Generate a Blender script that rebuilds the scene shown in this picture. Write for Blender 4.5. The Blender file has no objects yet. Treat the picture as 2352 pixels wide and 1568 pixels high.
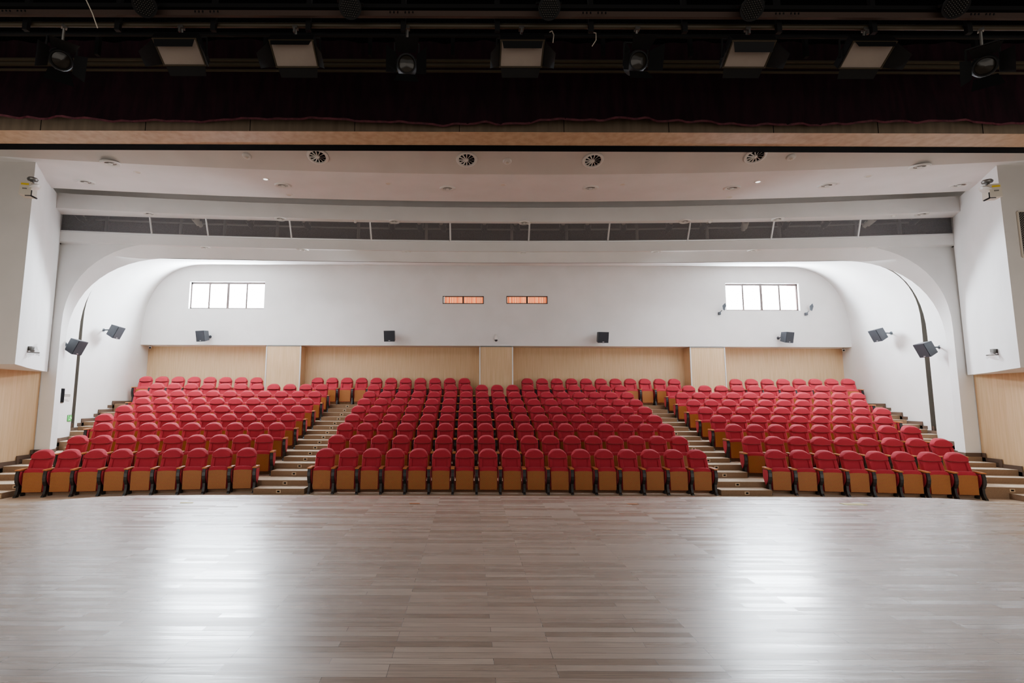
import bpy, math, random
from math import sin, cos, tan, pi, radians, atan2, sqrt
from mathutils import Vector, Matrix, Euler
random.seed(7)
SC = bpy.context.scene
COL = SC.collection
# ------------------------------------------------------------------ camera model (photo 2352x1568)
F, PITCH, ROLL = 1200.0, 6.6, 0.2
PX, PY = 1078.0, 784.0
CH = 1.5            # camera above the stage floor (stage floor is z = 0)
AX = 1.02           # the hall's centre line lies this far to the camera's right
T, RR = radians(PITCH), radians(ROLL)

def ray(u, v):
    du, dv = u - PX, v - PY
    u2 = PX + du*cos(RR) + dv*sin(RR); v2 = PY - du*sin(RR) + dv*cos(RR)
    a = (u2 - PX)/F; b = (PY - v2)/F
    return a, cos(T) - b*sin(T), sin(T) + b*cos(T)
def aty(u, v, y):
    a, b, c = ray(u, v); k = y/b; return Vector((a*k, y, c*k + CH))
def atx(u, v, xr):
    a, b, c = ray(u, v); k = (xr + AX)/a; return Vector((xr + AX, b*k, c*k + CH))
def atz(u, v, z):
    a, b, c = ray(u, v); k = (z - CH)/c; return Vector((a*k, b*k, z))

# ------------------------------------------------------------------ materials
def lin(c):
    c = c/255.0
    return c/12.92 if c <= .04045 else ((c + .055)/1.055)**2.4
def rgb(r, g, b): return (lin(r), lin(g), lin(b), 1)
def mat(name, col, rough=.6, metal=0, spec=.5, emit=None, es=0):
    m = bpy.data.materials.new(name); m.use_nodes = True
    b = m.node_tree.nodes['Principled BSDF']
    b.inputs['Base Color'].default_value = col
    b.inputs['Roughness'].default_value = rough
    b.inputs['Metallic'].default_value = metal
    b.inputs['Specular IOR Level'].default_value = spec
    if emit:
        b.inputs['Emission Color'].default_value = emit
        b.inputs['Emission Strength'].default_value = es
    return m
def N(m, t, **kw):
    n = m.node_tree.nodes.new(t)
    for k, v in kw.items(): setattr(n, k, v)
    return n
def L(m, a, b): m.node_tree.links.new(a, b)
def noisy(name, c1, c2, scale=(1, 1, 1), nscale=4, rough=.6, detail=4, bump=0, spec=.5, lo=.35, hi=.65):
    m = mat(name, c1, rough, spec=spec); b = m.node_tree.nodes['Principled BSDF']
    tc = N(m, 'ShaderNodeTexCoord'); mp = N(m, 'ShaderNodeMapping'); mp.inputs['Scale'].default_value = scale
    nz = N(m, 'ShaderNodeTexNoise'); nz.inputs['Scale'].default_value = nscale; nz.inputs['Detail'].default_value = detail
    cr = N(m, 'ShaderNodeValToRGB')
    cr.color_ramp.elements[0].color = c1; cr.color_ramp.elements[1].color = c2
    cr.color_ramp.elements[0].position = lo; cr.color_ramp.elements[1].position = hi
    L(m, tc.outputs['Object'], mp.inputs['Vector']); L(m, mp.outputs[0], nz.inputs['Vector'])
    L(m, nz.outputs['Fac'], cr.inputs[0]); L(m, cr.outputs[0], b.inputs['Base Color'])
    if bump:
        bp = N(m, 'ShaderNodeBump'); bp.inputs['Strength'].default_value = bump; bp.inputs['Distance'].default_value = .02
        L(m, nz.outputs['Fac'], bp.inputs['Height']); L(m, bp.outputs[0], b.inputs['Normal'])
    return m

M = {}
M['white'] = noisy('white_plaster', rgb(226, 224, 221), rgb(232, 230, 228), nscale=1.2, rough=.75, bump=.02)
M['white_shaded'] = noisy('white_plaster_shaded', rgb(206, 200, 193), rgb(212, 206, 199), nscale=1.2, rough=.75)  # darker copy of the white plaster, shade put into its colour
M['wallwood'] = noisy('light_wood_panel', rgb(204, 170, 128), rgb(216, 184, 144), scale=(9, 9, .35), nscale=3, rough=.5, spec=.3)
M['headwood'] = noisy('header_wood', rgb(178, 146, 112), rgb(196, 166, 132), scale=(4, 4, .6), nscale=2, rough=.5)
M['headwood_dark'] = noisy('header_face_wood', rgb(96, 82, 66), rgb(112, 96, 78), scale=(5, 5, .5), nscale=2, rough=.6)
M['red'] = noisy('red_fabric', rgb(168, 42, 58), rgb(180, 50, 66), nscale=260, rough=.85, detail=2, spec=.12, bump=.03)
for _k, _v in (('Sheen Weight', .4), ('Sheen Roughness', .35), ('Sheen Tint', (1, .45, .45, 1))): M['red'].node_tree.nodes['Principled BSDF'].inputs[_k].default_value = _v
M['shell'] = mat('chair_back_shell', rgb(176, 122, 48), .5)
M['arm'] = mat('armrest_wood', rgb(196, 120, 62), .35)
M['black'] = mat('black_enamel', rgb(24, 25, 28), .4)
M['blackfab'] = mat('black_cloth', rgb(10, 10, 12), .9, spec=.1)
M['metal'] = mat('dull_steel', rgb(120, 118, 114), .45, .8)
M['alum'] = mat('pale_trim_metal', rgb(215, 215, 215), .35, .3)
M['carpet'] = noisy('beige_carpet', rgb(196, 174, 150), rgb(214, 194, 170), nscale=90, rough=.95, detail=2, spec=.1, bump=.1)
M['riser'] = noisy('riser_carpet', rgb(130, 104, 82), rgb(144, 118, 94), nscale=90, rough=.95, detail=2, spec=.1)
M['skirt'] = mat('dark_brown_skirting', rgb(84, 64, 50), .6)
M['grey'] = mat('speaker_grey', rgb(44, 50, 58), .45)
M['greyfront'] = mat('speaker_grille', rgb(26, 30, 38), .7)
M['cream'] = mat('cream_plastic', rgb(216, 206, 190), .45)
M['card'] = mat('pale_yellow_card', rgb(252, 238, 140), .6)
M['tan'] = mat('tan_plastic', rgb(190, 164, 132), .5)
M['yellow'] = mat('yellow_label', rgb(232, 196, 20), .5)
M['plastic'] = mat('white_plastic', rgb(225, 222, 216), .35)
M['dark'] = mat('dark_void', rgb(9, 9, 10), .9, spec=.05)
M['rig'] = mat('rig_black', rgb(18, 18, 19), .6, spec=.2)
M['rigwood'] = mat('rig_brown_beam', rgb(70, 56, 50), .7, spec=.2)
M['rigrail'] = mat('rig_rail_brass', rgb(66, 58, 44), .5, .3)
M['frame'] = mat('bronze_window_frame', rgb(70, 56, 52), .4, .2)
M['lens'] = mat('lens_glass', rgb(38, 34, 28), .15, .2, spec=.5)
M['led'] = noisy('led_panel_diffuser', rgb(136, 124, 114), rgb(150, 138, 128), nscale=1.5, rough=.5)
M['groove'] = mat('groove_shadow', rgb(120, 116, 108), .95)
M['booth'] = mat('bridge_darkness', rgb(30, 28, 30), .9)  # near-black colour stands in for the darkness inside the lighting bridge

def perforated(name, c1, hole, step=.022, r=.0062):
    m = mat(name, c1, .45, spec=.35); b = m.node_tree.nodes['Principled BSDF']
    tc = N(m, 'ShaderNodeTexCoord'); sp = N(m, 'ShaderNodeSeparateXYZ'); L(m, tc.outputs['Object'], sp.inputs[0])
    def cell(sock, off=0):
        a = N(m, 'ShaderNodeMath', operation='ADD'); a.inputs[1].default_value = off + 10; L(m, sock, a.inputs[0])
        d = N(m, 'ShaderNodeMath', operation='DIVIDE'); d.inputs[1].default_value = step; L(m, a.outputs[0], d.inputs[0])
        fr = N(m, 'ShaderNodeMath', operation='FRACT'); L(m, d.outputs[0], fr.inputs[0])
        s = N(m, 'ShaderNodeMath', operation='SUBTRACT'); s.inputs[1].default_value = .5; L(m, fr.outputs[0], s.inputs[0])
        q = N(m, 'ShaderNodeMath', operation='POWER'); q.inputs[1].default_value = 2
        ab = N(m, 'ShaderNodeMath', operation='ABSOLUTE'); L(m, s.outputs[0], ab.inputs[0]); L(m, ab.outputs[0], q.inputs[0])
        return q.outputs[0]
    outs = []
    for off in (0, step/2):
        s = N(m, 'ShaderNodeMath', operation='ADD'); L(m, cell(sp.outputs['X'], off), s.inputs[0]); L(m, cell(sp.outputs['Z'], off), s.inputs[1])
        outs.append(s.outputs[0])
    mn = N(m, 'ShaderNodeMath', operation='MINIMUM'); L(m, outs[0], mn.inputs[0]); L(m, outs[1], mn.inputs[1])
    lt = N(m, 'ShaderNodeMath', operation='LESS_THAN'); lt.inputs[1].default_value = (r/step)**2; L(m, mn.outputs[0], lt.inputs[0])
    mx = N(m, 'ShaderNodeMix', data_type='RGBA'); mx.inputs['A'].default_value = c1; mx.inputs['B'].default_value = hole
    L(m, lt.outputs[0], mx.inputs['Factor']); L(m, mx.outputs['Result'], b.inputs['Base Color'])
    return m
M['perf'] = perforated('perforated_seat_wood', rgb(196, 122, 52), rgb(104, 58, 22))

def stage_floor():
    m = mat('stage_planks', rgb(150, 132, 118), .3); nt = m.node_tree; b = nt.nodes['Principled BSDF']
    tc = N(m, 'ShaderNodeTexCoord')
    br = N(m, 'ShaderNodeTexBrick'); br.offset = .37; br.offset_frequency = 3; br.squash = 1
    br.inputs['Scale'].default_value = 1; br.inputs['Brick Width'].default_value = .95; br.inputs['Row Height'].default_value = .072
    br.inputs['Mortar Size'].default_value = .0016; br.inputs['Mortar Smooth'].default_value = .2; br.inputs['Bias'].default_value = 0
    br.inputs['Color1'].default_value = (0, 0, 0, 1); br.inputs['Color2'].default_value = (1, 1, 1, 1); br.inputs['Mortar'].default_value = (.5, .5, .5, 1)
    mo = N(m, 'ShaderNodeMapping'); mo.inputs['Location'].default_value = (60.3, 40.0, 0); L(m, tc.outputs['Object'], mo.inputs['Vector'])
    L(m, mo.outputs[0], br.inputs['Vector'])
    cr = N(m, 'ShaderNodeValToRGB'); e = cr.color_ramp.elements
    e[0].color = rgb(150, 130, 115); e[1].color = rgb(192, 172, 156)
    L(m, br.outputs['Color'], cr.inputs[0])
    mp = N(m, 'ShaderNodeMapping'); mp.inputs['Scale'].default_value = (1.2, 26, 1); L(m, tc.outputs['Object'], mp.inputs['Vector'])
    nz = N(m, 'ShaderNodeTexNoise'); nz.inputs['Scale'].default_value = 3; nz.inputs['Detail'].default_value = 6; L(m, mp.outputs[0], nz.inputs['Vector'])
    mx = N(m, 'ShaderNodeMix', data_type='RGBA', blend_type='OVERLAY'); mx.inputs['Factor'].default_value = .45
    L(m, cr.outputs[0], mx.inputs['A']); L(m, nz.outputs['Fac'], mx.inputs['B'])
    dk = N(m, 'ShaderNodeMix', data_type='RGBA'); L(m, br.outputs['Fac'], dk.inputs['Factor'])
    L(m, mx.outputs['Result'], dk.inputs['A']); dk.inputs['B'].default_value = rgb(84, 68, 58)
    L(m, dk.outputs['Result'], b.inputs['Base Color'])
    # worn varnish: plank to plank gloss changes
    mr = N(m, 'ShaderNodeMapRange'); mr.inputs['To Min'].default_value = .15; mr.inputs['To Max'].default_value = .4
    n2 = N(m, 'ShaderNodeTexNoise'); n2.inputs['Scale'].default_value = 1.1; n2.inputs['Detail'].default_value = 3
    mp2 = N(m, 'ShaderNodeMapping'); mp2.inputs['Scale'].default_value = (.7, 9, 1); L(m, tc.outputs['Object'], mp2.inputs['Vector']); L(m, mp2.outputs[0], n2.inputs['Vector'])
    av = N(m, 'ShaderNodeMath', operation='MULTIPLY_ADD'); av.inputs[1].default_value = .55; L(m, br.outputs['Color'], av.inputs[0])
    hf = N(m, 'ShaderNodeMath', operation='MULTIPLY'); hf.inputs[1].default_value = .5; L(m, n2.outputs['Fac'], hf.inputs[0]); L(m, hf.outputs[0], av.inputs[2])
    L(m, av.outputs[0], mr.inputs['Value']); L(m, mr.outputs[0], b.inputs['Roughness'])
    # slight cupping of each plank
    bp = N(m, 'ShaderNodeBump'); bp.inputs['Strength'].default_value = .8; bp.inputs['Distance'].default_value = .003
    ad = N(m, 'ShaderNodeMath', operation='ADD'); L(m, n2.outputs['Fac'], ad.inputs[0]); L(m, br.outputs['Color'], ad.inputs[1])
    L(m, ad.outputs[0], bp.inputs['Height']); L(m, bp.outputs[0], b.inputs['Normal'])
    b.inputs['Specular IOR Level'].default_value = 1.0
    return m
M['stage'] = stage_floor()

def grille_mat(name, col, pitch=.035, wire=.3):
    m = mat(name, col, .5, .2); nt = m.node_tree; b = nt.nodes['Principled BSDF']; out = nt.nodes['Material Output']
    tc = N(m, 'ShaderNodeTexCoord'); sp = N(m, 'ShaderNodeSeparateXYZ'); L(m, tc.outputs['Object'], sp.inputs[0])
    res = []
    hv = N(m, 'ShaderNodeMath', operation='ADD'); L(m, sp.outputs['Y'], hv.inputs[0]); L(m, sp.outputs['Z'], hv.inputs[1])
    hx = N(m, 'ShaderNodeMath', operation='ADD'); L(m, sp.outputs['X'], hx.inputs[0]); hx.inputs[1].default_value = 0
    for op in ('ADD', 'SUBTRACT'):
        a = N(m, 'ShaderNodeMath', operation=op); L(m, hx.outputs[0], a.inputs[0]); L(m, sp.outputs['Z'], a.inputs[1])
        o = N(m, 'ShaderNodeMath', operation='ADD'); o.inputs[1].default_value = 50; L(m, a.outputs[0], o.inputs[0])
        d = N(m, 'ShaderNodeMath', operation='DIVIDE'); d.inputs[1].default_value = pitch; L(m, o.outputs[0], d.inputs[0])
        fr = N(m, 'ShaderNodeMath', operation='FRACT'); L(m, d.outputs[0], fr.inputs[0])
        lt = N(m, 'ShaderNodeMath', operation='LESS_THAN'); lt.inputs[1].default_value = wire; L(m, fr.outputs[0], lt.inputs[0])
        res.append(lt.outputs[0])
    mxx = N(m, 'ShaderNodeMath', operation='MAXIMUM'); L(m, res[0], mxx.inputs[0]); L(m, res[1], mxx.inputs[1])
    tr = N(m, 'ShaderNodeBsdfTransparent'); ms = N(m, 'ShaderNodeMixShader')
    L(m, mxx.outputs[0], ms.inputs[0]); L(m, tr.outputs[0], ms.inputs[1]); L(m, b.outputs[0], ms.inputs[2]); L(m, ms.outputs[0], out.inputs['Surface'])
    return m
M['mesh'] = grille_mat('wire_lattice', rgb(150, 148, 152), .034, .2)
M['mesh2'] = grille_mat('coarse_lattice', rgb(130, 122, 114), .05, .3)

def glass_mat():
    m = bpy.data.materials.new('window_glass'); m.use_nodes = True; nt = m.node_tree; nt.nodes.clear()
    out = nt.nodes.new('ShaderNodeOutputMaterial'); tr = nt.nodes.new('ShaderNodeBsdfTransparent'); gl = nt.nodes.new('ShaderNodeBsdfGlossy')
    gl.inputs['Roughness'].default_value = .05; ms = nt.nodes.new('ShaderNodeMixShader'); ms.inputs[0].default_value = .06
    nt.links.new(tr.outputs[0], ms.inputs[1]); nt.links.new(gl.outputs[0], ms.inputs[2]); nt.links.new(ms.outputs[0], out.inputs[0])
    return m
M['glass'] = glass_mat()
def film_mat():
    m = bpy.data.materials.new('thin_clear_film'); m.use_nodes = True; nt = m.node_tree; nt.nodes.clear()
    out = nt.nodes.new('ShaderNodeOutputMaterial'); tr = nt.nodes.new('ShaderNodeBsdfTransparent'); gl = nt.nodes.new('ShaderNodeBsdfGlossy')
    gl.inputs['Roughness'].default_value = .15; ms = nt.nodes.new('ShaderNodeMixShader'); ms.inputs[0].default_value = .45
    nt.links.new(tr.outputs[0], ms.inputs[1]); nt.links.new(gl.outputs[0], ms.inputs[2]); nt.links.new(ms.outputs[0], out.inputs[0])
    return m
M['film'] = film_mat()
def curtain_mat(name, c1, c2):
    m = bpy.data.materials.new(name); m.use_nodes = True; nt = m.node_tree; nt.nodes.clear()
    out = nt.nodes.new('ShaderNodeOutputMaterial'); tl = nt.nodes.new('ShaderNodeBsdfTranslucent'); df = nt.nodes.new('ShaderNodeBsdfDiffuse')
    tc = nt.nodes.new('ShaderNodeTexCoord'); mp = nt.nodes.new('ShaderNodeMapping'); mp.inputs['Scale'].default_value = (1, 0, 0)
    nz = nt.nodes.new('ShaderNodeTexNoise'); nz.inputs['Scale'].default_value = 22; nz.inputs['Detail'].default_value = 1
    cr = nt.nodes.new('ShaderNodeValToRGB'); cr.color_ramp.elements[0].color = c1; cr.color_ramp.elements[1].color = c2
    cr.color_ramp.elements[0].position = .38; cr.color_ramp.elements[1].position = .6
    nt.links.new(tc.outputs['Object'], mp.inputs[0]); nt.links.new(mp.outputs[0], nz.inputs[0]); nt.links.new(nz.outputs['Fac'], cr.inputs[0])
    nt.links.new(cr.outputs[0], tl.inputs[0]); nt.links.new(cr.outputs[0], df.inputs[0])
    ms = nt.nodes.new('ShaderNodeMixShader'); ms.inputs[0].default_value = .4
    nt.links.new(tl.outputs[0], ms.inputs[1]); nt.links.new(df.outputs[0], ms.inputs[2]); nt.links.new(ms.outputs[0], out.inputs[0])
    return m
M['ocurtain'] = curtain_mat('orange_curtain', rgb(200, 84, 44), rgb(244, 170, 120))
M['valance'] = noisy('wine_velvet', rgb(22, 8, 14), rgb(36, 13, 22), scale=(3, 1, .6), nscale=3, rough=.8, spec=.15)
M['hem'] = noisy('wine_velvet_hem', rgb(66, 22, 32), rgb(96, 40, 50), scale=(4, 1, 2), nscale=4, rough=.6)
M['exitgreen'] = mat('exit_green', rgb(20, 110, 40), .4, emit=rgb(20, 220, 60), es=.35)
M['exitwhite'] = mat('exit_symbol', rgb(240, 255, 240), .4, emit=rgb(150, 255, 160), es=.6)
M['lampon'] = mat('lit_downlight', rgb(250, 250, 250), .3, emit=(1, .97, .93, 1), es=1.6)

# ------------------------------------------------------------------ mesh helpers
class MB:
    def __init__(s): s.v = []; s.f = []; s.m = []; s.mi = 0
    def add(s, vs, fs):
        o = len(s.v); s.v += [tuple(p) for p in vs]; s.f += [tuple(i + o for i in f) for f in fs]; s.m += [s.mi]*len(fs)
    def quad(s, a, b, c, d): s.add([a, b, c, d], [(0, 1, 2, 3)])
    def box(s, x0, x1, y0, y1, z0, z1, mtx=None, taper=1):
        cx, cy = (x0+x1)/2, (y0+y1)/2
        vs = [Vector((cx+(x-cx)*(taper if z == z1 else 1), cy+(y-cy)*(taper if z == z1 else 1), z)) for z in (z0, z1) for x, y in ((x0, y0), (x1, y0), (x1, y1), (x0, y1))]
        if mtx is not None: vs = [mtx @ p for p in vs]
        s.add(vs, [(3, 2, 1, 0), (4, 5, 6, 7), (0, 1, 5, 4), (1, 2, 6, 5), (2, 3, 7, 6), (3, 0, 4, 7)])
    def tube(s, a, b, r, n=10, r2=None):
        a, b = Vector(a), Vector(b); d = (b-a).normalized(); r2 = r if r2 is None else r2
        u = d.orthogonal().normalized(); w = d.cross(u)
        vs = [a + (u*cos(2*pi*i/n) + w*sin(2*pi*i/n))*r for i in range(n)] + [b + (u*cos(2*pi*i/n) + w*sin(2*pi*i/n))*r2 for i in range(n)]
        s.add(vs, [(i, (i+1) % n, n+(i+1) % n, n+i) for i in range(n)] + [tuple(range(n))[::-1], tuple(range(n, 2*n))])
    def path(s, pts, r, n=6):
        for a, b in zip(pts[:-1], pts[1:]): s.tube(a, b, r, n)
    def lathe(s, prof, n=24, mtx=None, close=False):   # prof [(r, z)], axis z
        vs = []; k = len(prof)
        for i in range(n):
            a = 2*pi*i/n
            for r, z in prof: vs.append(Vector((r*cos(a), r*sin(a), z)))
        fs = []
        for i in range(n):
            j = (i+1) % n
            for q in range(k-1): fs.append((i*k+q, j*k+q, j*k+q+1, i*k+q+1))
        if mtx is not None: vs = [mtx @ p for p in vs]
        s.add(vs, fs)
    def prism(s, poly, x0, x1, mtx=None):  # poly in (y, z), extruded along x
        n = len(poly); vs = [Vector((x0, y, z)) for y, z in poly] + [Vector((x1, y, z)) for y, z in poly]
        if mtx is not None: vs = [mtx @ p for p in vs]
        s.add(vs, [tuple(range(n)), tuple(range(n, 2*n))[::-1]] + [(i, n+i, n+(i+1) % n, (i+1) % n) for i in range(n)])
    def prismz(s, poly, z0, z1, mtx=None):  # poly in (x, y)
        n = len(poly); vs = [Vector((x, y, z0)) for x, y in poly] + [Vector((x, y, z1)) for x, y in poly]
        if mtx is not None: vs = [mtx @ p for p in vs]
        s.add(vs, [tuple(range(n))[::-1], tuple(range(n, 2*n))] + [(i, (i+1) % n, n+(i+1) % n, n+i) for i in range(n)])
    def grid(s, fn, nu, nv):
        vs = [fn(i/nu, j/nv) for j in range(nv+1) for i in range(nu+1)]
        s.add(vs, [(j*(nu+1)+i, j*(nu+1)+i+1, (j+1)*(nu+1)+i+1, (j+1)*(nu+1)+i) for j in range(nv) for i in range(nu)])
    def loft(s, A, B):
        n = len(A); s.add(list(A) + list(B), [(i, i+1, n+i+1, n+i) for i in range(n-1)])
    def mesh(s, name, mats, smooth=False):
        me = bpy.data.meshes.new(name); me.from_pydata(s.v, [], s.f); me.update()
        for m in (mats if isinstance(mats, (list, tuple)) else [mats]): me.materials.append(m)
        me.polygons.foreach_set('material_index', s.m)
        if smooth:
            me.polygons.foreach_set('use_smooth', [True]*len(me.polygons))
            try: me.set_sharp_from_angle(angle=radians(38))
            except Exception: pass
        return me
    def build(s, name, mats, parent=None, smooth=False, loc=None, recalc=True):
        me = s.mesh(name, mats, smooth)
        if recalc:
            import bmesh
            bm = bmesh.new(); bm.from_mesh(me); bmesh.ops.recalc_face_normals(bm, faces=bm.faces); bm.to_mesh(me); bm.free()
        o = bpy.data.objects.new(name, me); COL.objects.link(o)
        if parent: o.parent = parent
        if loc: o.location = loc
        return o
def tag(o, label=None, cat=None, group=None, kind=None):
    if label: o['label'] = label
    if cat: o['category'] = cat
    if group: o['group'] = group
    if kind: o['kind'] = kind
    return o
def struct(o, label, cat): return tag(o, label, cat, kind='structure')
def empty(name, loc, rot=(0, 0, 0)):
    o = bpy.data.objects.new(name, None); COL.objects.link(o); o.location = loc; o.rotation_euler = rot; o.empty_display_size = .1
    return o
def copy_tree(o, parent=None):
    c = o.copy(); COL.objects.link(c)
    if parent: c.parent = parent
    for ch in list(o.children): copy_tree(ch, c)
    return c
ORD = ['first', 'second', 'third', 'fourth', 'fifth', 'sixth', 'seventh', 'eighth', 'ninth', 'tenth', 'eleventh', 'twelfth', 'thirteenth', 'fourteenth', 'fifteenth', 'sixteenth', 'seventeenth']

# ------------------------------------------------------------------ seating data
ROWY = [12.92, 13.97, 14.85, 15.74, 16.57, 17.44, 18.34, 19.17, 20.05]     # y of the top of each row's backrests
ROWZ = [z + CH for z in (-1.124, -.865, -.585, -.36, -.121, .115, .368, .635, .915)]
HC = 1.02
FL = [z - HC for z in ROWZ]           # floor of each row
EDGE = [None] + [ROWY[k-1] - .04 for k in range(1, 9)]  # front edge of each tier
ANG = radians(8)
XC = 6.15
def edge_y(k, xr):
    y = EDGE[k]; a = abs(xr)
    return y if a < XC else y - tan(ANG)*(a - XC)
P = .56
WALLX = [(5, 12.45), (13.95, 12.45), (13.96, 12.05), (14.3, 12.15), (14.31, 12.3), (15.56, 12.78), (15.57, 12.85), (16.0, 12.98), (19.75, 13.5), (20.4, 13.6)]
def wallx(y):
    for (a, xa), (b, xb) in zip(WALLX[:-1], WALLX[1:]):
        if a <= y <= b: return xa + (xb-xa)*(y-a)/(b-a)
    return WALLX[-1][1]
def X(xr): return xr + AX

# ------------------------------------------------------------------ floors
m = MB()
edge = [(-14, 5.5), (-12, 6.3), (-9.2, 7.2), (-8.1, 7.66), (-7.45, 8.05), (-6.9, 8.4), (-6.3, 8.58), (-5, 8.63), (6.0, 8.63), (6.5, 8.58), (7.0, 8.36), (7.5, 8.0), (8.1, 7.66), (9.2, 7.2), (12, 6.3), (14, 5.5)]
poly = [(X(a), b) for a, b in edge] + [(X(14), -3.5), (X(-14), -3.5)]
m.prismz(poly[::-1], -.06, 0)
struct(m.build('floor', M['stage']), 'grey brown narrow plank stage floor with glossy window reflections', 'floor')
m = MB()
pl = [(X(a), b - .04) for a, b in edge]
for a, b in zip(pl[:-1], pl[1:]): m.quad((a[0], a[1], FL[0]), (b[0], b[1], FL[0]), (b[0], b[1], -.06), (a[0], a[1], -.06))
struct(m.build('trim_1', M['headwood_dark']), 'wooden front face of the stage below its edge', 'stage front')
m = MB(); m.box(X(-14), X(14), 4, 13.4, FL[0] - .2, FL[0])
struct(m.build('floor_front', M['carpet']), 'beige carpeted floor in front of the first row', 'floor')
# tiers: each one mesh (top and riser)
XS = [-13.7, -XC, XC, 13.7]
for k in range(1, 9):
    m = MB()
    yb = 20.5 if k == 8 else None
    top = FL[k]; bot = FL[k-1] - .1
    fr = [Vector((X(x), edge_y(k, x), top)) for x in XS]
    bk = [Vector((X(x), (edge_y(k+1, x) + .1) if k < 8 else 20.5, top)) for x in XS]
    m.mi = 0; m.loft(fr, bk)
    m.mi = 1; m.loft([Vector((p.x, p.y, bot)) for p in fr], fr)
    struct(m.build('floor_tier', [M['carpet'], M['riser']]), '%s carpeted tier of the raked seating floor counted up from the front' % ORD[k-1], 'floor')

# aisle half steps
ENDX_L = {}; ENDX_R = {}
def step_block(x0, x1, k, nm, label):
    m = MB(); h = (FL[k-1] + FL[k])/2; d = .42
    f = [(X(x0), edge_y(k, x0) - d), (X(x1), edge_y(k, x1) - d)]; b = [(X(x0), edge_y(k, x0) + .01), (X(x1), edge_y(k, x1) + .01)]
    z0 = FL[k-1]
    T_ = [Vector((*f[0], h)), Vector((*f[1], h)), Vector((*b[1], h)), Vector((*b[0], h))]
    B_ = [Vector((p.x, p.y, z0)) for p in T_]
    m.mi = 0; m.quad(*T_)
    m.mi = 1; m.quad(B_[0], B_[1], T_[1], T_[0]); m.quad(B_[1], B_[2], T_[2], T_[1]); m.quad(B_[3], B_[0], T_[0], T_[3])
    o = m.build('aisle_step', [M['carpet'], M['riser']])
    tag(o, label, 'step', 'carpeted steps in the aisles', None); return o
NL = [9, 9, 9, 10, 10, 10, 11, 11, 8]; NR = [8, 9, 9, 9, 10, 10, 11, 11, 8]
INX = 6.42   # centre of the innermost seat of the side blocks
def outer(n): return INX + (n-1)*P*cos(ANG) + .38
steplights = []
aislename = {'iL': 'aisle between exit sign side block and middle block', 'iR': 'aisle between middle block and far side block', 'oL': 'wall aisle on the exit sign side', 'oR': 'wall aisle opposite the exit sign'}
for k in range(1, 9):
    rise = 'step %s up from stage' 
    A = [('iL', -6.03, -4.85), ('iR', 4.85, 6.03)]
    if k < 8:
        wm = min(wallx(edge_y(k, 12.6) - q) for q in (-.02, .1, .2, .3, .45, .5)) - .1
        A += [('oL', -wm, -outer(max(NL[k-1], NL[k]))), ('oR', outer(max(NR[k-1], NR[k])), wm)]
    for nm, x0, x1 in A:
        step_block(x0, x1, k, nm, 'carpeted half step in the %s, %s up from the stage' % ({'iL': 'inner aisle on exit sign side', 'iR': 'inner aisle away from exit sign', 'oL': 'wall aisle on exit sign side', 'oR': 'wall aisle away from exit sign'}[nm], ORD[k-1]))
        xm = (x0+x1)/2
        if abs(xm) > 9: xm = (1 if xm > 0 else -1)*min(abs(xm), 11.3)
        y = edge_y(k, xm); h = (FL[k-1]+FL[k])/2; an = 0 if abs(xm) < XC else (ANG if xm < 0 else -ANG)
        steplights.append((nm, 2*k-2, xm, y - .42, (FL[k-1]+h)/2, an))
        steplights.append((nm, 2*k-1, xm, y, (FL[k]+h)/2 + .0, an))
# step lights
sl = empty('step_light', (0, 0, 0))
mm = MB(); mm.box(-.055, .055, -.012, 0, -.036, .036); mm.build('bezel', M['tan'], sl)
mm = MB(); mm.box(-.028, .028, -.018, -.012, -.017, .017); mm.build('lens', M['dark'], sl)
for i, (nm, n, x, y, z, an) in enumerate(steplights):
    o = sl if i == 0 else copy_tree(sl)
    o.location = (X(x), y - .001, z); o.rotation_euler = (0, 0, an)
    w = {'iL': 'inner aisle on exit sign side', 'iR': 'inner aisle away from exit sign', 'oL': 'wall aisle on exit sign side', 'oR': 'wall aisle away from exit sign'}[nm]
    tag(o, 'small step light on the %s riser up the %s' % (ORD[n], w), 'step light', 'step lights in the aisle risers')

# ------------------------------------------------------------------ walls and vault
YB, YW = 19.75, 20.37
ZR = 2.12 + CH
# upper back wall with window holes
wins = [(-11.79, -8.9, 3.52 + CH, 4.57 + CH), (8.84, 11.66, 3.52 + CH, 4.58 + CH), (-2.05, -.47, 3.735 + CH, 4.04 + CH), (.4, 1.98, 3.745 + CH, 4.05 + CH)]
xs = sorted({-14.5, 14.5} | {w[0] for w in wins} | {w[1] for w in wins}); zs = sorted({ZR, 8.5} | {w[2] for w in wins} | {w[3] for w in wins})
m = MB()
for i in range(len(xs)-1):
    for j in range(len(zs)-1):
        cx, cz = (xs[i]+xs[i+1])/2, (zs[j]+zs[j+1])/2
        if any(w[0] < cx < w[1] and w[2] < cz < w[3] for w in wins): continue
        m.quad((X(xs[i]), YB, zs[j]), (X(xs[i+1]), YB, zs[j]), (X(xs[i+1]), YB, zs[j+1]), (X(xs[i]), YB, zs[j+1]))
for a, b, c, d in wins:
    e = .16
    m.quad((X(a), YB, c), (X(a), YB+e, c), (X(a), YB+e, d), (X(a), YB, d)); m.quad((X(b), YB, c), (X(b), YB+e, c), (X(b), YB+e, d), (X(b), YB, d))
    m.quad((X(a), YB, c), (X(b), YB, c), (X(b), YB+e, c), (X(a), YB+e, c)); m.quad((X(a), YB, d), (X(b), YB, d), (X(b), YB+e, d), (X(a), YB+e, d))
m.quad((X(-14.5), YB, ZR), (X(14.5), YB, ZR), (X(14.5), YW, ZR), (X(-14.5), YW, ZR))
struct(m.build('wall_back', M['white']), 'white upper back wall holding the windows and speakers', 'wall')
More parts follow.
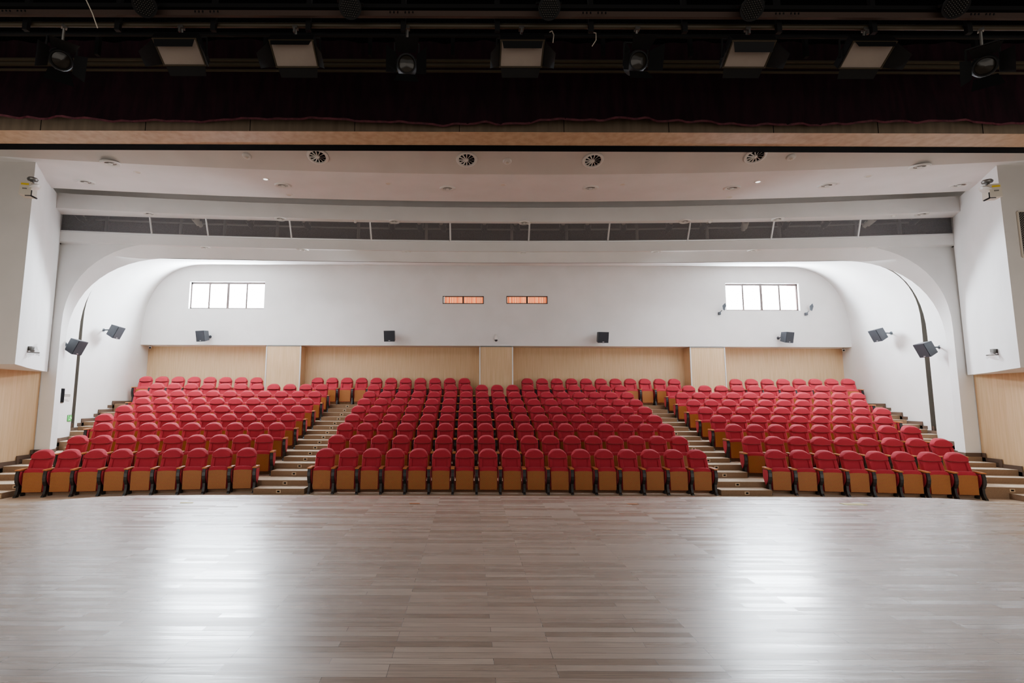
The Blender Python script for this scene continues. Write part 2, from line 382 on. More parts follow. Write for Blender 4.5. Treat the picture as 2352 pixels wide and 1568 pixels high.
m = MB(); m.quad((X(-14.5), YW, FL[8]-.2), (X(14.5), YW, FL[8]-.2), (X(14.5), YW, ZR+.05), (X(-14.5), YW, ZR+.05))
struct(m.build('wall_back_panelling', M['wallwood']), 'light wood panelled recess wall behind the last row', 'wall')
for i, (a, b, w) in enumerate(((-8.71, -7.42, 'on the exit sign side'), (-.62, .62, 'in the middle'), (7.37, 8.67, 'away from the exit sign'))):
    m = MB(); m.box(X(a), X(b), YB - .005, YW, FL[8], ZR - .02)
    o = m.build('pillar', M['wallwood']); struct(o, 'light wood clad pillar in the back recess, %s' % w, 'pillar')
    for x, s in ((a, 1), (b, -1)):
        mm = MB(); mm.box(X(x) - .02, X(x) + .02, YB - .02, YB + .02, FL[8], ZR - .01); mm.build('corner_trim', M['alum'], o)
    mm = MB(); mm.box(X(a) - .02, X(b) + .02, YB - .02, YB + .0, ZR - .045, ZR - .015); mm.build('top_trim', M['metal'], o)

def arch(W, zt, rx, rz, n=2.3, zb=-2.6, flat=10):
    """right half then mirrored: list of (xr, z) from left foot over the top to the right foot"""
    pts = [(W, zb), (W, 0.0), (W, zt - rz)]
    K = 14
    for i in range(1, K+1):
        a = pi/2*i/K
        pts.append((W - rx + rx*cos(a)**(2/n), zt - rz + rz*sin(a)**(2/n)))
    xin = W - rx
    half = pts + [(xin*(1 - j/flat), zt) for j in range(1, flat+1)]
    left = [(-x, z) for x, z in half]
    return left + half[:-1][::-1]
def place(pr, y, bow=0): return [Vector((X(x), y + bow*max(0, 1 - (x/12.3)**2), z + CH)) for x, z in pr]
# front wall of the arch (spandrel) and arch reveal
outA = arch(12.05, 4.42, 2.75, 2.42)
inA = arch(12.15, 4.05, 2.85, 2.45)
A0 = place(outA, 13.95, .8); A1 = place(inA, 14.3, .62)
m = MB()
outer_pts = []
for x, z in outA:
    if z <= 2.0: outer_pts.append((math.copysign(13.8, x), z))
    elif abs(x) > 9.4: 
        t_ = atan2(z - 2.0, abs(x) - 9.3); outer_pts.append((math.copysign(min(13.8, 9.3 + 6*cos(t_)), x), min(4.56, 2.0 + 6*sin(t_))))
    else: outer_pts.append((x, 4.56))
m.loft(A0, [Vector((X(x), a.y, z + CH)) for (x, z), a in zip(outer_pts, A0)])
struct(m.build('wall_arch_front', M['white'], smooth=True), 'pale grey wall around the big arch under the lighting bridge', 'wall')
m = MB(); m.loft(A0, A1); struct(m.build('trim_2', M['white'], smooth=True), 'broad white arch band framing the rear of the hall', 'arch band')
V1a = arch(12.3, 4.13, 2.85, 2.46); V1b = arch(12.78, 4.52, 2.5, 2.5)
m = MB(); m.loft(A1, place(V1a, 14.31, .62)); m.loft(place(V1a, 14.31, .62), place(V1b, 15.61, .5))
struct(m.build('wall_vault_front', M['white'], smooth=True), 'white curved side walls and vault just behind the arch band', 'wall')
G1 = arch(13.25, 4.8, 2.6, 2.5)
V2a = arch(12.98, 4.47, 2.25, 2.05, n=2.4); V2b = arch(13.52, 5.24, 2.45, 2.9, n=2.5)
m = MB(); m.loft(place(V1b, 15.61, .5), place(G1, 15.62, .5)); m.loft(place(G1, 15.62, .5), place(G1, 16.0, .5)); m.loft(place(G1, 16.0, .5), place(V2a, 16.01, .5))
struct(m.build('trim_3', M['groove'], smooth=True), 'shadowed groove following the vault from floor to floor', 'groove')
m = MB()
for i in range(4):
    t0, t1 = i/4, (i+1)/4
    def mix(t): return [((a[0]*(1-t) + b[0]*t), (a[1]*(1-t) + b[1]*t)) for a, b in zip(V2a, V2b)]
    m.loft(place(mix(t0), 16.01 + (YB-16.01)*t0, .5*(1-t0)), place(mix(t1), 16.01 + (YB-16.01)*t1, .5*(1-t1)))
for s in (-1, 1): m.quad((X(s*13.52), YB, -1), (X(s*13.6), YW+.1, -1), (X(s*13.6), YW+.1, ZR), (X(s*13.52), YB, ZR))
struct(m.build('wall_vault_rear', M['white'], smooth=True), 'white curved side walls and rounded vault before the back wall', 'wall')
# side wood walls
for s, nm in ((-1, 'left'), (1, 'right')):
    m = MB(); m.quad((X(s*12.45), 4, FL[0]-.1), (X(s*12.45), 13.96, FL[0]-.1), (X(s*12.45), 13.96, 2.6), (X(s*12.45), 4, 2.6))
    struct(m.build('wall_' + nm, M['wallwood']), 'light wood panelled side wall under the hanging box %s' % ('on the exit sign side' if s < 0 else 'opposite the exit sign'), 'wall')
    # stepped skirting
    m = MB()
    for k in range(0, 9):
        def ed(kk, yy=None):
            x = 12.5
            for _ in range(6): x = wallx(edge_y(kk, x))
            return edge_y(kk, x)
        y0 = 9.0 if k == 0 else ed(k); y1 = ed(k+1) if k < 8 else YW
        segs = [y0] + [b for b in (13.94, 13.97, 14.29, 14.32, 15.55, 15.58, 16.0) if y0 < b < y1] + [y1]
        for a, b in zip(segs[:-1], segs[1:]):
            xa, xb = wallx(a) - .025, wallx(b) - .025
            m.quad((X(s*xa), a, FL[k]), (X(s*xb), b, FL[k]), (X(s*xb), b, FL[k]+.1), (X(s*xa), a, FL[k]+.1))
        if k:
            xa = wallx(y0) - .027; h = (FL[k-1]+FL[k])/2
            m.box(X(s*xa) - .012, X(s*xa) + .012, y0 - .09, y0, h, FL[k] + .1)
            m.box(X(s*xa) - .012, X(s*xa) + .012, y0 - .5, y0 - .42, FL[k-1], h + .1)
            m.box(X(s*xa) - .012, X(s*xa) + .012, y0 - .42, y0, h, h + .1)
    struct(m.build('baseboard_' + nm, M['skirt']), 'dark brown stepped skirting climbing the side wall with the tiers', 'skirting')
# hanging side boxes
def boxprof():
    return [(10.6, 11.0), (10.98, 11.62), (11.38, 12.24), (11.76, 12.9), (12.06, 13.5), (12.28, 13.95)]
for s, nm in ((-1, 'left'), (1, 'right')):
    zb, zt = .76 + CH, 5.45 + CH
    pr = boxprof()
    m = MB()
    m.loft([Vector((X(s*x), y, zb)) for x, y in pr], [Vector((X(s*x), y, zt)) for x, y in pr])
    m.add([Vector((X(s*x), y, zb)) for x, y in pr] + [Vector((X(s*17), 13.95, zb)), Vector((X(s*17), 11, zb))], [tuple(range(len(pr)+2))])
    m.quad((X(s*10.6), 11, zb), (X(s*17), 11, zb), (X(s*17), 11, zt), (X(s*10.6), 11, zt))
    m.m[-1] = 1  # stage-side face gets the plaster with its shadow coloured in
    o = m.build('wall_box_' + nm, [M['white'], M['white_shaded']])
    struct(o, 'white hanging wall box with a bright curved flank %s' % ('on the exit sign side' if s < 0 else 'opposite the exit sign'), 'wall box')
# ceilings
def bowy(xr, y, b): return y + b*(1 - (xr/12.3)**2)
def strip(m, y0, z0, b0, y1, z1, b1, W=13.0, n=28):
    A_ = []; B_ = []
    for i in range(n+1):
        x = -W + 2*W*i/n; q = 1 - (x/12.3)**2
        A_.append(Vector((X(x), y0 + b0*q, z0 + CH))); B_.append(Vector((X(x), y1 + b1*q, z1 + CH)))
    m.loft(A_, B_)
m = MB(); cA = []; cB = []
for i in range(41):
    x = -17 + 34*i/40; y = bowy(x, 10.5, 1.0); y0 = min(8.6, y - .5)
    cA.append(Vector((X(x), y0, 5.2 + .32*(y - y0) + CH))); cB.append(Vector((X(x), y, 5.2 + CH)))
m.loft(cA, cB)  # panel faces the dark stage, its dimness is in the colour
struct(m.build('ceiling', M['white_shaded'], smooth=True), 'front ceiling panel sloping down toward the seats with round diffusers', 'ceiling')
m = MB(); strip(m, 10.5, 5.2, 1.0, 12.75, 5.4, .9, W=17, n=36)
struct(m.build('ceiling_rear', M['white'], smooth=True), 'pale ceiling panel with downlights behind the sloping one', 'ceiling')
m = MB(); strip(m, 12.75, 5.4, .9, 12.76, 6.4, .9, W=14.5); strip(m, 12.76, 6.4, .9, 15.3, 6.4, .8, W=14.5)
struct(m.build('ceiling_slot', M['white_shaded'], smooth=False), 'shadowed slot between the ceiling panel and the lighting bridge', 'ceiling')
# lighting bridge
m = MB(); strip(m, 13.3, 5.07, 1.0, 13.3, 5.48, 1.0); strip(m, 13.3, 5.48, 1.0, 14.1, 5.48, .85); strip(m, 13.3, 5.07, 1.0, 13.84, 5.07, .62); strip(m, 13.84, 5.07, .62, 13.88, 5.2, .62)
strip(m, 14.1, 5.48, .85, 14.1, 6.4, .85)
struct(m.build('trim_4', M['white'], smooth=False), 'curved white upper fascia of the lighting bridge', 'fascia')
m = MB(); strip(m, 13.9, 4.33, .82, 13.9, 4.61, .82); strip(m, 13.9, 4.61, .82, 14.4, 4.61, .8); strip(m, 13.9, 4.33, .82, 14.1, 4.33, .82)
struct(m.build('trim_5', M['white'], smooth=False), 'curved white lower fascia of the lighting bridge', 'fascia')
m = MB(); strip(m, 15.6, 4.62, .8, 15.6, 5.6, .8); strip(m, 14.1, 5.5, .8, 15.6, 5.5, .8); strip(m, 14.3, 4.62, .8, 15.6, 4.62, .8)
for s_ in (-1, 1): m.quad((X(s_*12.36), 13.95, 4.3 + CH), (X(s_*12.36), 16.3, 4.3 + CH), (X(s_*12.36), 16.3, 5.6 + CH), (X(s_*12.36), 13.6, 5.6 + CH))  # dark end plates added over a bright patch behind the lattice
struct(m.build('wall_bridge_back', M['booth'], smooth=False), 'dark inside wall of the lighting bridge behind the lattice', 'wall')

# lattice panels of the bridge
us = [118, 338, 470, 664, 849, 1032, 1213, 1396, 1581, 1775, 1978, 2190]
edges_x = []
for u in us:
    xr = 0
    for _ in range(8):
        xr = aty(u, 530, bowy(xr, 13.7, .87)).x - AX
    edges_x.append(xr)
edges_x[0] = -12.35; edges_x[-1] = 12.3
for i, (xa, xb) in enumerate(zip(edges_x[:-1], edges_x[1:])):
    xm = (xa+xb)/2
    t_ = empty('lattice_panel', (X(xm), bowy(xm, 13.9, .82), 4.61 + CH))
    def pt(x, f): # f 0 bottom 1 top, local
        y = bowy(x, 13.9, .82)*(1-f) + bowy(x, 13.82, .6)*f
        return Vector((x - xm, y - bowy(xm, 13.9, .82), .47*f))
    g = MB(); g.grid(lambda a, b: pt(xa + (xb-xa)*a, b), 4, 1); g.build('wire_mesh', M['mesh'], t_, recalc=False)
    fr = MB(); w = .025
    for a, b in ((pt(xa+w+.004, 0), pt(xa+w, 1)), (pt(xa+.004, .03), pt(xb-.004, .03))) + (((pt(xb, 0), pt(xb, 1)),) if i == 10 else ()): fr.tube(a, b, w, 6)
    fr.build('frame', M['metal'] if 0 else M['alum'], t_)
    tag(t_, 'wire lattice panel of the lighting bridge, %s counted from the exit sign side' % ORD[i], 'lattice panel', 'lattice panels along the lighting bridge')
# rails and spotlights inside the bridge
for j, (yy, zz, r, lab) in enumerate(((14.75, 4.78, .05, 'grey handrail tube behind the bridge lattice, the lower one'), (15.1, 5.28, .03, 'thin grey pipe high behind the bridge lattice'))):
    m = MB(); pts = [Vector((X(x), bowy(x, yy-.3, .8), zz + CH)) for x in [(-12 + i) for i in range(25)]]; m.path(pts, r, 8)
    tag(m.build('pipe_rail', M['metal']), lab, 'pipe')

# ------------------------------------------------------------------ proscenium header
ZH = 4.28 + CH
m = MB()
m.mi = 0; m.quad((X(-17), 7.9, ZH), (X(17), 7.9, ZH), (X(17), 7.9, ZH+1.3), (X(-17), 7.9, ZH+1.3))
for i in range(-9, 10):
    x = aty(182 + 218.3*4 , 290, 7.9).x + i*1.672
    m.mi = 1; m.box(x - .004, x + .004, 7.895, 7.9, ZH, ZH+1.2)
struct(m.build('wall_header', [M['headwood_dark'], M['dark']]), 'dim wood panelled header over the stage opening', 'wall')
m = MB(); m.quad((X(-17), 7.9, ZH), (X(17), 7.9, ZH), (X(17), 8.335, ZH), (X(-17), 8.335, ZH))
for x0, x1 in ((-9.2, -8.8), (9.6, 10.0)): pass
struct(m.build('trim_6', M['headwood']), 'warm wood underside of the stage header', 'header soffit')
m = MB(); m.box(X(-17), X(17), 8.335, 8.54, ZH - .004, ZH + .8)
struct(m.build('trim_7', M['dark']), 'black strip along the outer edge of the header', 'header edge')
m = MB(); m.quad((X(-17), 8.54, ZH), (X(17), 8.54, ZH), (X(17), 8.54, ZH+3), (X(-17), 8.54, ZH+3))
m.quad((X(-17), -3.5, 9.5), (X(17), -3.5, 9.5), (X(17), 8.54, 9.5), (X(-17), 8.54, 9.5))
for s in (-1, 1): m.quad((X(s*15), -3.5, -1), (X(s*15), 8.0, -1), (X(s*15), 8.0, 9.5), (X(s*15), -3.5, 9.5))
struct(m.build('ceiling_stage', M['dark']), 'black stage house ceiling above the rigging', 'ceiling')
# valance
m = MB()
def val(a, b):
    x = -16 + 32*a; z = 4.345 + CH + 1.35*b
    ph = x*5.1 + .8*sin(x*.7)
    sag = .012*sin(x*.9) + .006*sin(x*4.3) + .005*sin(x*23)
    g = math.exp(-((x + 6.9)/2.2)**2)
    return Vector((X(x), 7.72 - .03*sin(ph) - .02*sin(ph*2.7 + 1) - .07*(1-b)*sin(x*1.3 + 1.5*b) - .06*sin(b*4 + x*.6)*g, z + sag*(1-b)))
m.grid(val, 420, 14)
vo = m.build('stage_valance', M['valance'], smooth=True, recalc=False); tag(vo, 'dark wine velvet valance hanging across the top of the stage', 'valance')
m = MB(); m.grid(lambda a, b: val(a, 0) + Vector((0, -.012 - .012*sin(a*400), -.01 + .035*b)), 420, 1)
m.build('hem', M['hem'], vo, smooth=True, recalc=False)

# ------------------------------------------------------------------ chairs
def backy(z): return .06 + max(0, z - .36)*.34
def make_chair():
    root = empty('auditorium_chair', (0, 0, 0))
    Wd = .228; z0 = .36
    def ztop(u): return HC - .002 - .15*abs(u)**3.4
    SEAM = .80
    SE = lambda u: SEAM + .028*u*u
    UL = [-1, -.985, -.95, -.88, -.78, -.68, -.62, -.56, -.42, -.2, 0]; UL = UL + [-x for x in UL[:-1]][::-1]
    VL = [0, .03, .09, .2, .4, .6, .8, .91, .97, 1]
    nu, nv = len(UL) - 1, len(VL) - 1
    def rnd(t, w): return sin(min(1, max(0, t)/w)*pi/2)**.7
    def low(i, j):
        u, b = UL[i], VL[j]; z = z0 + (SE(u) - z0)*b
        e = rnd(1 - abs(u), .1)
        c = 0 if abs(u) > .6 else -.03*rnd(.62 - abs(u), .06)
        pad = (.075 + c)*e*rnd(1 - b, .1)
        return Vector((u*Wd, backy(z) - pad - .004, z))
    def high(i, j):
        u, b = UL[i], VL[j]; z = SE(u) + (ztop(u) - SE(u))*b
        pad = .1*rnd(1 - abs(u), .12)*rnd(b, .1)*rnd(1.0 - b, .22)
        return Vector((u*Wd, backy(z) - pad - .004, z))
    def solid(fn):
        m = MB(); g = [[fn(i, j) for i in range(nu+1)] for j in range(nv+1)]
        m.add([p for r in g for p in r], [(j*(nu+1)+i, j*(nu+1)+i+1, (j+1)*(nu+1)+i+1, (j+1)*(nu+1)+i) for j in range(nv) for i in range(nu)])
        ring = [g[0][i] for i in range(nu+1)] + [g[j][nu] for j in range(1, nv+1)] + [g[nv][i] for i in range(nu-1, -1, -1)] + [g[j][0] for j in range(nv-1, -1, -1)]
        back = [Vector((p.x, backy(p.z) + .03, p.z)) for p in ring]
        m.loft(ring, back); m.add(back[:-1], [tuple(range(len(back)-1))])
        return m
    solid(low).build('backrest', M['red'], root, smooth=True)
    solid(high).build('headrest', M['red'], root, smooth=True)
    m = MB()
    def shell(a, b):
        u = -1 + 2*a; zt = ztop(u) - .05; z = z0 - .06 + (zt - z0 + .06)*b
        return Vector((u*(Wd - .012), backy(z) + .034 + .03*(1 - u**4), z))
    m.grid(shell, 8, 8)
    m.build('back_shell', M['shell'], root, smooth=True, recalc=False)
    # tipped-up seat
    m = MB()
    def cush(a, b):
        u = -1 + 2*a; th = 2*pi*b
        hx = .212
        yy = .005 + .075*math.copysign(abs(cos(th))**.6, cos(th)); zz = .355 + .265*math.copysign(abs(sin(th))**.45, sin(th))
        k = (1 - abs(u)**8*.25)
        return Vector((u*hx, .005 + (yy-.005)*k, .36 + (zz-.36)*(k*.5+.5) - .01*u*u))
    m.grid(cush, 10, 20)
    for a in (0, 1): m.add([cush(a, j/20) for j in range(20)], [tuple(range(20))])
    m.build('seat', M['red'], root, smooth=True)
    m = MB()
    top = [(-.205 + .41*i/8, .525 + .012*(1 - ((i-4)/4)**2)) for i in range(9)]
    outl = [(-.2, .105), (.2, .105)] + top[::-1]
    n = len(outl); y0, y1 = -.075, -.05
    yy = lambda z: (z - .32)*.02
    vs = [Vector((x, y0 + yy(z), z)) for x, z in outl] + [Vector((x, y1 + yy(z), z)) for x, z in outl]
    m.add(vs, [tuple(range(n)), tuple(range(n, 2*n))[::-1]] + [(i, (i+1) % n, n + (i+1) % n, n + i) for i in range(n)])
    m.build('seat_panel', M['perf'], root)
    return root
ST = [(-.135, .575), (-.16, .5), (-.168, .42), (-.155, .34), (-.125, .28), (-.1, .24), (-.105, .15), (-.135, .06), (-.175, .02), (-.18, 0), (-.07, 0), (-.045, .05), (0, .12), (.05, .05), (.06, 0), (.2, 0), (.19, .02), (.12, .07), (.07, .2), (.1, .28), (.17, .34), (.2, .45), (.2, .575)]
stand_mesh = None
def stand_parts(root, x, outerp):
    m = MB(); top = [p for p in ST if p[1] > .23]; bot = [p for p in ST if p[1] <= .3]
    m.prism(top, x-.034, x+.034); m.prism([(-.1, .26), (-.105, .15), (-.135, .06), (-.175, .02), (-.18, 0), (-.07, 0), (-.045, .05), (-.01, .12), (.05, .05), (.06, 0), (.2, 0), (.19, .02), (.12, .07), (.06, .15), (.07, .26)], x-.026, x+.026)
    m.build('leg', M['black'], root)
    pp = [(-.11, .56), (-.128, .46), (-.112, .36), (-.05, .27), (.02, .2), (.1, .27), (.15, .36), (.165, .46), (.16, .56)]
    m = MB()
    m.prism(pp, x-.041, x-.0335); m.prism(pp, x+.0335, x+.041)
    m.build('side_pad', M['red'], root)
    m = MB(); ar = [(-.155, .578), (-.17, .59), (-.16, .604), (.0, .612), (.19, .612), (.2, .6), (.2, .578)]
    m.prism(ar, x-.042, x+.042); m.build('armrest', M['arm'], root)
chair = make_chair(); stand_parts(chair, -P/2, False)
chair_end = copy_tree(chair)
stand_parts(chair_end, P/2, True)
TOPY = backy(HC)   # offset of the back top behind the chair origin
protos = {'n': [chair, False], 'e': [chair_end, False]}
def put_chair(xr, ytop, z, rot, end, label, group):
    pr = protos['e' if end else 'n']
    if not pr[1]: o = pr[0]; pr[1] = True
    else: o = copy_tree(pr[0])
    # origin sits TOPY in front of the back top, along the chair's own axis
    dx, dy = -sin(rot)*TOPY, cos(rot)*TOPY
    o.location = (X(xr) - dx, ytop - dy, z); o.rotation_euler = (0, 0, rot)
    tag(o, label, 'chair', group)
ROWN = ['front row', 'second row', 'third row', 'fourth row', 'fifth row', 'sixth row', 'seventh row', 'eighth row', 'back row']
for k in range(9):
    if k < 8:
        for i in range(17):
            xr = (i - 8)*P
            put_chair(xr, ROWY[k], FL[k], 0, i == 16, 'red theatre seat, %s of the middle block, %s from the exit sign side' % (ROWN[k], ORD[i]), 'middle block, ' + ROWN[k])
    else:
        for sd in (-1, 1):
            for i in range(11):
                xr = (-1.2 - (10-i)*P) if sd < 0 else (1.2 + i*P)
                put_chair(xr, ROWY[8], FL[8], 0, i == 10, 'red theatre seat in back row, %s middle pillar, %s from pillar' % ('exit sign side of' if sd < 0 else 'far side of', ORD[10-i if sd < 0 else i]), 'back row by the middle pillar')
    for sd, NN, nmb in ((-1, NL, 'exit sign side block'), (1, NR, 'block opposite exit sign')):
        n = NN[k]
        x_in = INX if k < 8 else (9.13 if sd < 0 else 9.15)
        y_in = ROWY[k] + .06 if k < 8 else ROWY[8] - .02
        for i in range(n):      # i counted outward from the aisle
            xr = sd*(x_in + i*P*cos(ANG)); y = y_in - i*P*sin(ANG)
            end = (i == 0) if sd < 0 else (i == n-1)
            put_chair(xr, y, FL[k], radians(8) if sd < 0 else -radians(8), end, 'red theatre seat, %s of %s, %s from its inner end' % (ROWN[k], nmb, ORD[i]), nmb + ', ' + ROWN[k])

# ------------------------------------------------------------------ windows
def big_window(nm, w, lab):
    a, b, c, d = w; cx = (a+b)/2; W = b - a; H = d - c
    t_ = empty(nm, (X(cx), YB + .13, c)); t = .05
    fr = MB(); fr.box(-W/2, W/2, -.02, .04, 0, t); fr.box(-W/2, W/2, -.02, .04, H-t-.02, H); fr.box(-W/2, -W/2+t, -.02, .04, 0, H); fr.box(W/2-t, W/2, -.02, .04, 0, H)
    fr.build('frame', M['frame'], t_)
    for q, wd in ((-.25, .03), (0, .045), (.25, .03)):
        fr = MB(); fr.box(q*W - wd, q*W + wd, -.025, .03, 0, H); fr.build('mullion', M['frame'], t_)
    for q in range(4):
        g = MB(); g.quad((-W/2 + q*W/4, .01, 0), (-W/2 + (q+1)*W/4, .01, 0), (-W/2 + (q+1)*W/4, .01, H), (-W/2 + q*W/4, .01, H)); g.build('pane', M['glass'], t_)
    tag(t_, lab, 'window', 'daylit windows', 'structure')
big_window('window_1', wins[0], 'bright four pane window in the back wall on the exit sign side')
big_window('window_2', wins[1], 'bright four pane window in the back wall between two small floodlights')
def curtain(x0, x1, z0, z1, y, amp, n, name, lab, mtl, grp=None):
    m = MB(); m.grid(lambda a, b: Vector(((x0-x1)/2 + (x1-x0)*a, amp*sin(a*n*2*pi) + amp*.4*sin(a*n*5), b*(z1-z0))), int(n*10), 2)
    o = m.build(name, mtl, smooth=True, loc=((x0+x1)/2, y, z0), recalc=False); tag(o, lab, 'curtain', grp); return o
M['pcurtain'] = curtain_mat('pale_curtain', rgb(236, 190, 182), rgb(250, 236, 232))
curtain(X(11.32), X(11.6), wins[1][2]+.02, wins[1][3]-.03, YB+.2, .02, 4, 'window_curtain', 'narrow pale pink curtain at the edge of the window between floodlights', M['pcurtain'])
for nm, w, lab in (('window_3', wins[2], 'low two pane booth window with orange curtain nearer the exit sign'), ('window_4', wins[3], 'low two pane booth window with orange curtain farther from the exit sign')):
    a, b, c, d = w; W = b-a; H = d-c; t = .03
    t_ = empty(nm, (X((a+b)/2), YB + .02, c))
    fr = MB(); fr.box(-W/2, W/2, -.03, .04, 0, t); fr.box(-W/2, W/2, -.03, .04, H-t, H); fr.box(-W/2, -W/2+t, -.03, .04, 0, H); fr.box(W/2-t, W/2, -.03, .04, 0, H)
    fr.build('frame', M['frame'], t_)
    fr = MB(); fr.box(-.03, .03, -.035, .04, 0, H); fr.build('mullion', M['frame'], t_)
    for q in (-1, 0):
        g = MB(); g.quad((q*W/2, .01, 0), ((q+1)*W/2, .01, 0), ((q+1)*W/2, .01, H), (q*W/2, .01, H)); g.build('pane', M['glass'], t_)
    tag(t_, lab, 'window', None, 'structure')
    curtain(X(a) + (.07 if w is wins[2] else .01), X(b) - .01, c, d, YB + .12, .015, 16, 'booth_curtain', 'pleated orange curtain behind the booth window %s the exit sign' % ('nearer' if w is wins[2] else 'farther from'), M['ocurtain'])

# ------------------------------------------------------------------ speakers
def look_rot(dirv, up=Vector((0, 0, 1))):
    """matrix whose local -Y points along dirv"""
    y = -dirv.normalized(); x = y.cross(up).normalized(); z = x.cross(y)
    return Matrix((x, y, z)).transposed().to_4x4()
def speaker(center, dirv, mount, label, size=.36):
    t_ = empty('wall_speaker', center); R = look_rot(dirv); t_.rotation_euler = R.to_euler()
    h = size/2
    m = MB(); pf, pb = h, h*.78; D = .26
    vs = [Vector((sx*pf, -D/2, sz*h)) for sx, sz in ((-1, -1), (1, -1), (1, 1), (-1, 1))] + [Vector((sx*pb, D/2, sz*h*.85)) for sx, sz in ((-1, -1), (1, -1), (1, 1), (-1, 1))]
    m.add(vs, [(0, 1, 2, 3), (7, 6, 5, 4), (0, 4, 5, 1), (1, 5, 6, 2), (2, 6, 7, 3), (3, 7, 4, 0)])
    m.build('cabinet', M['grey'], t_)
    m = MB(); m.box(-pf+.012, pf-.012, -D/2-.012, -D/2, -h+.012, h-.012); m.build('grille', M['greyfront'], t_)
    m = MB(); m.box(-.03, .03, -D/2-.016, -D/2-.012, -h+.03, -h+.045); m.build('badge', M['alum'], t_)
    inv = (Matrix.Translation(center) @ R).inverted(); mp = inv @ Vector(mount)
    m = MB(); m.tube((0, D/2, 0), mp, .022, 8); m.tube(mp, mp + (Vector((0, D/2, 0)) - mp).normalized()*.03, .06, 12)
    m.tube((0, D/2 - .01, 0), (0, D/2 + .03, 0), .06, 10)
    m.build('bracket', M['grey'], t_)
    tag(t_, label, 'speaker', 'black wall speakers')
for u, v, dx, lab in ((466, 771, -.35, 'under the window on the exit sign side'), (896, 771, -.12, 'on the white wall, nearer booth window side'), (1383, 774, .12, 'on the white wall right of the dome camera'), (1807, 774, .4, 'under the window between floodlights')):
    c = aty(u, v, 19.42)
    speaker(c, Vector((dx, -1, -.22)), (c.x - dx*.35, YB, c.z + .0), 'dark square speaker %s' % lab, .41)
for s, u, v, w, lab in ((-1, 265, 761, 13.05, 'rear dark side wall speaker on the exit sign side'), (-1, 174, 795, 12.45, 'front dark side wall speaker on the exit sign side, near the arch'), (1, 2018, 768, 13.05, 'rear dark side wall speaker opposite the exit sign'), (1, 2127, 801, 12.45, 'front dark side wall speaker opposite the exit sign, near the arch')):
    c = atx(u, v, s*(w - .32))
    speaker(c, Vector((-s*1, .1, -.45)), (X(s*(wallx(c.y) + .02)), c.y + .02, c.z + .05), lab, .42)

# ------------------------------------------------------------------ ceiling things
def surfA(u, v):   # point on the sloping front panel
    z = 5.6
    for _ in range(30):
        p = atz(u, v, z + CH); xr = p.x - AX; yc = bowy(xr, 10.5, 1.0); z = 5.2 + (yc - p.y)*.32*.97
    return atz(u, v, z + CH)
def surfB(u, v):
    z = 5.3
    for _ in range(30):
        p = atz(u, v, z + CH); xr = p.x - AX; y0 = bowy(xr, 10.5, 1.0); y1 = bowy(xr, 12.75, .9); z = 5.2 + .2*(p.y - y0)/(y1 - y0)
    return atz(u, v, z + CH)
def diffuser(p, tilt, label):
    t_ = empty('air_diffuser', p, (tilt, 0, 0)); R = .24
    m = MB(); m.lathe([(R*.72, -.012), (R*.78, -.03), (R*.95, -.022), (R, 0)], 32); m.lathe([(R*.72, -.012), (R*.72, .03)], 32); m.build('rim', M['plastic'], t_, smooth=True)
    m = MB(); m.lathe([(0, -.001), (R*.73, -.001)], 24); m.build('dark_throat', M['dark'], t_)
    for i in range(12):
        a = 2*pi*i/12; m = MB(); Rm = Matrix.Rotation(a, 4, 'Z')
        vs = [Rm @ Vector(q) for q in ((R*.16, -.012, -.026), (R*.74, -.012, -.026), (R*.74, .014, -.012), (R*.16, .006, -.012))]
        m.add(vs, [(0, 1, 2, 3)]); m.build('blade', M['plastic'], t_, recalc=False)
    m = MB(); m.lathe([(0, -.034), (R*.14, -.032), (R*.18, -.01)], 16); m.build('hub', M['plastic'], t_, smooth=True)
    tag(t_, label, 'air diffuser', 'round bladed air diffusers')
tA = -atan2(.32, 1)
for (u, v), lab in zip(((730, 359), (1072, 366), (1362, 368), (1735, 358)), ORD):
    diffuser(surfA(u, v), tA, 'round white bladed air diffuser, %s counted from the exit sign side' % lab)
def detector(p, tilt, label):
    t_ = empty('smoke_detector', p, (tilt, 0, 0))
    m = MB(); m.lathe([(0, -.05), (.045, -.048), (.055, -.03), (.08, -.028), (.1, -.005), (.1, 0)], 24); m.build('housing', M['plastic'], t_, smooth=True)
    m = MB(); m.lathe([(.0, -.064), (.025, -.06), (.035, -.048)], 16); m.build('sensor_dome', M['cream'], t_, smooth=True)
    tag(t_, label, 'smoke detector', 'smoke detectors on the front ceiling panel')
for (u, v), lab in zip(((567, 358), (1165, 370), (1817, 361)), ('nearest the exit sign side', 'in the middle', 'farthest from the exit sign')):
    detector(surfA(u, v), tA, 'small white smoke detector on the front ceiling panel, %s' % lab)
def downlight(p, label, R=.2, tilt=0, lit=False):
    t_ = empty('ceiling_downlight', p, (tilt, 0, 0))
    m = MB(); m.lathe([(R*.55, .01), (R*.62, -.02), (R*.9, -.032), (R, -.012), (R*1.02, 0)], 28); m.build('trim_ring', M['plastic'], t_, smooth=True)
    m = MB(); m.lathe([(0, -.006), (R*.56, -.006)], 20); m.build('reflector', M['groove'], t_)
    m = MB(); m.box(-R*.5, R*.5, -R*.08, R*.08, -.022, -.012); m.lathe([(0, -.04), (R*.2, -.036), (R*.22, -.012)], 12); m.build('lamp', M['plastic'], t_, smooth=True)
    tag(t_, label, 'downlight', 'large ceiling downlights')
big = [(254, 374), (197, 417), (650, 425), (1028, 432), (1356, 431), (1681, 431), (1899, 425), (2112, 382), (2204, 424)]
for (u, v), lab in zip(big, ORD): downlight(surfB(u, v), 'large round white ceiling downlight, %s counted from the exit sign side' % lab, tilt=.09)
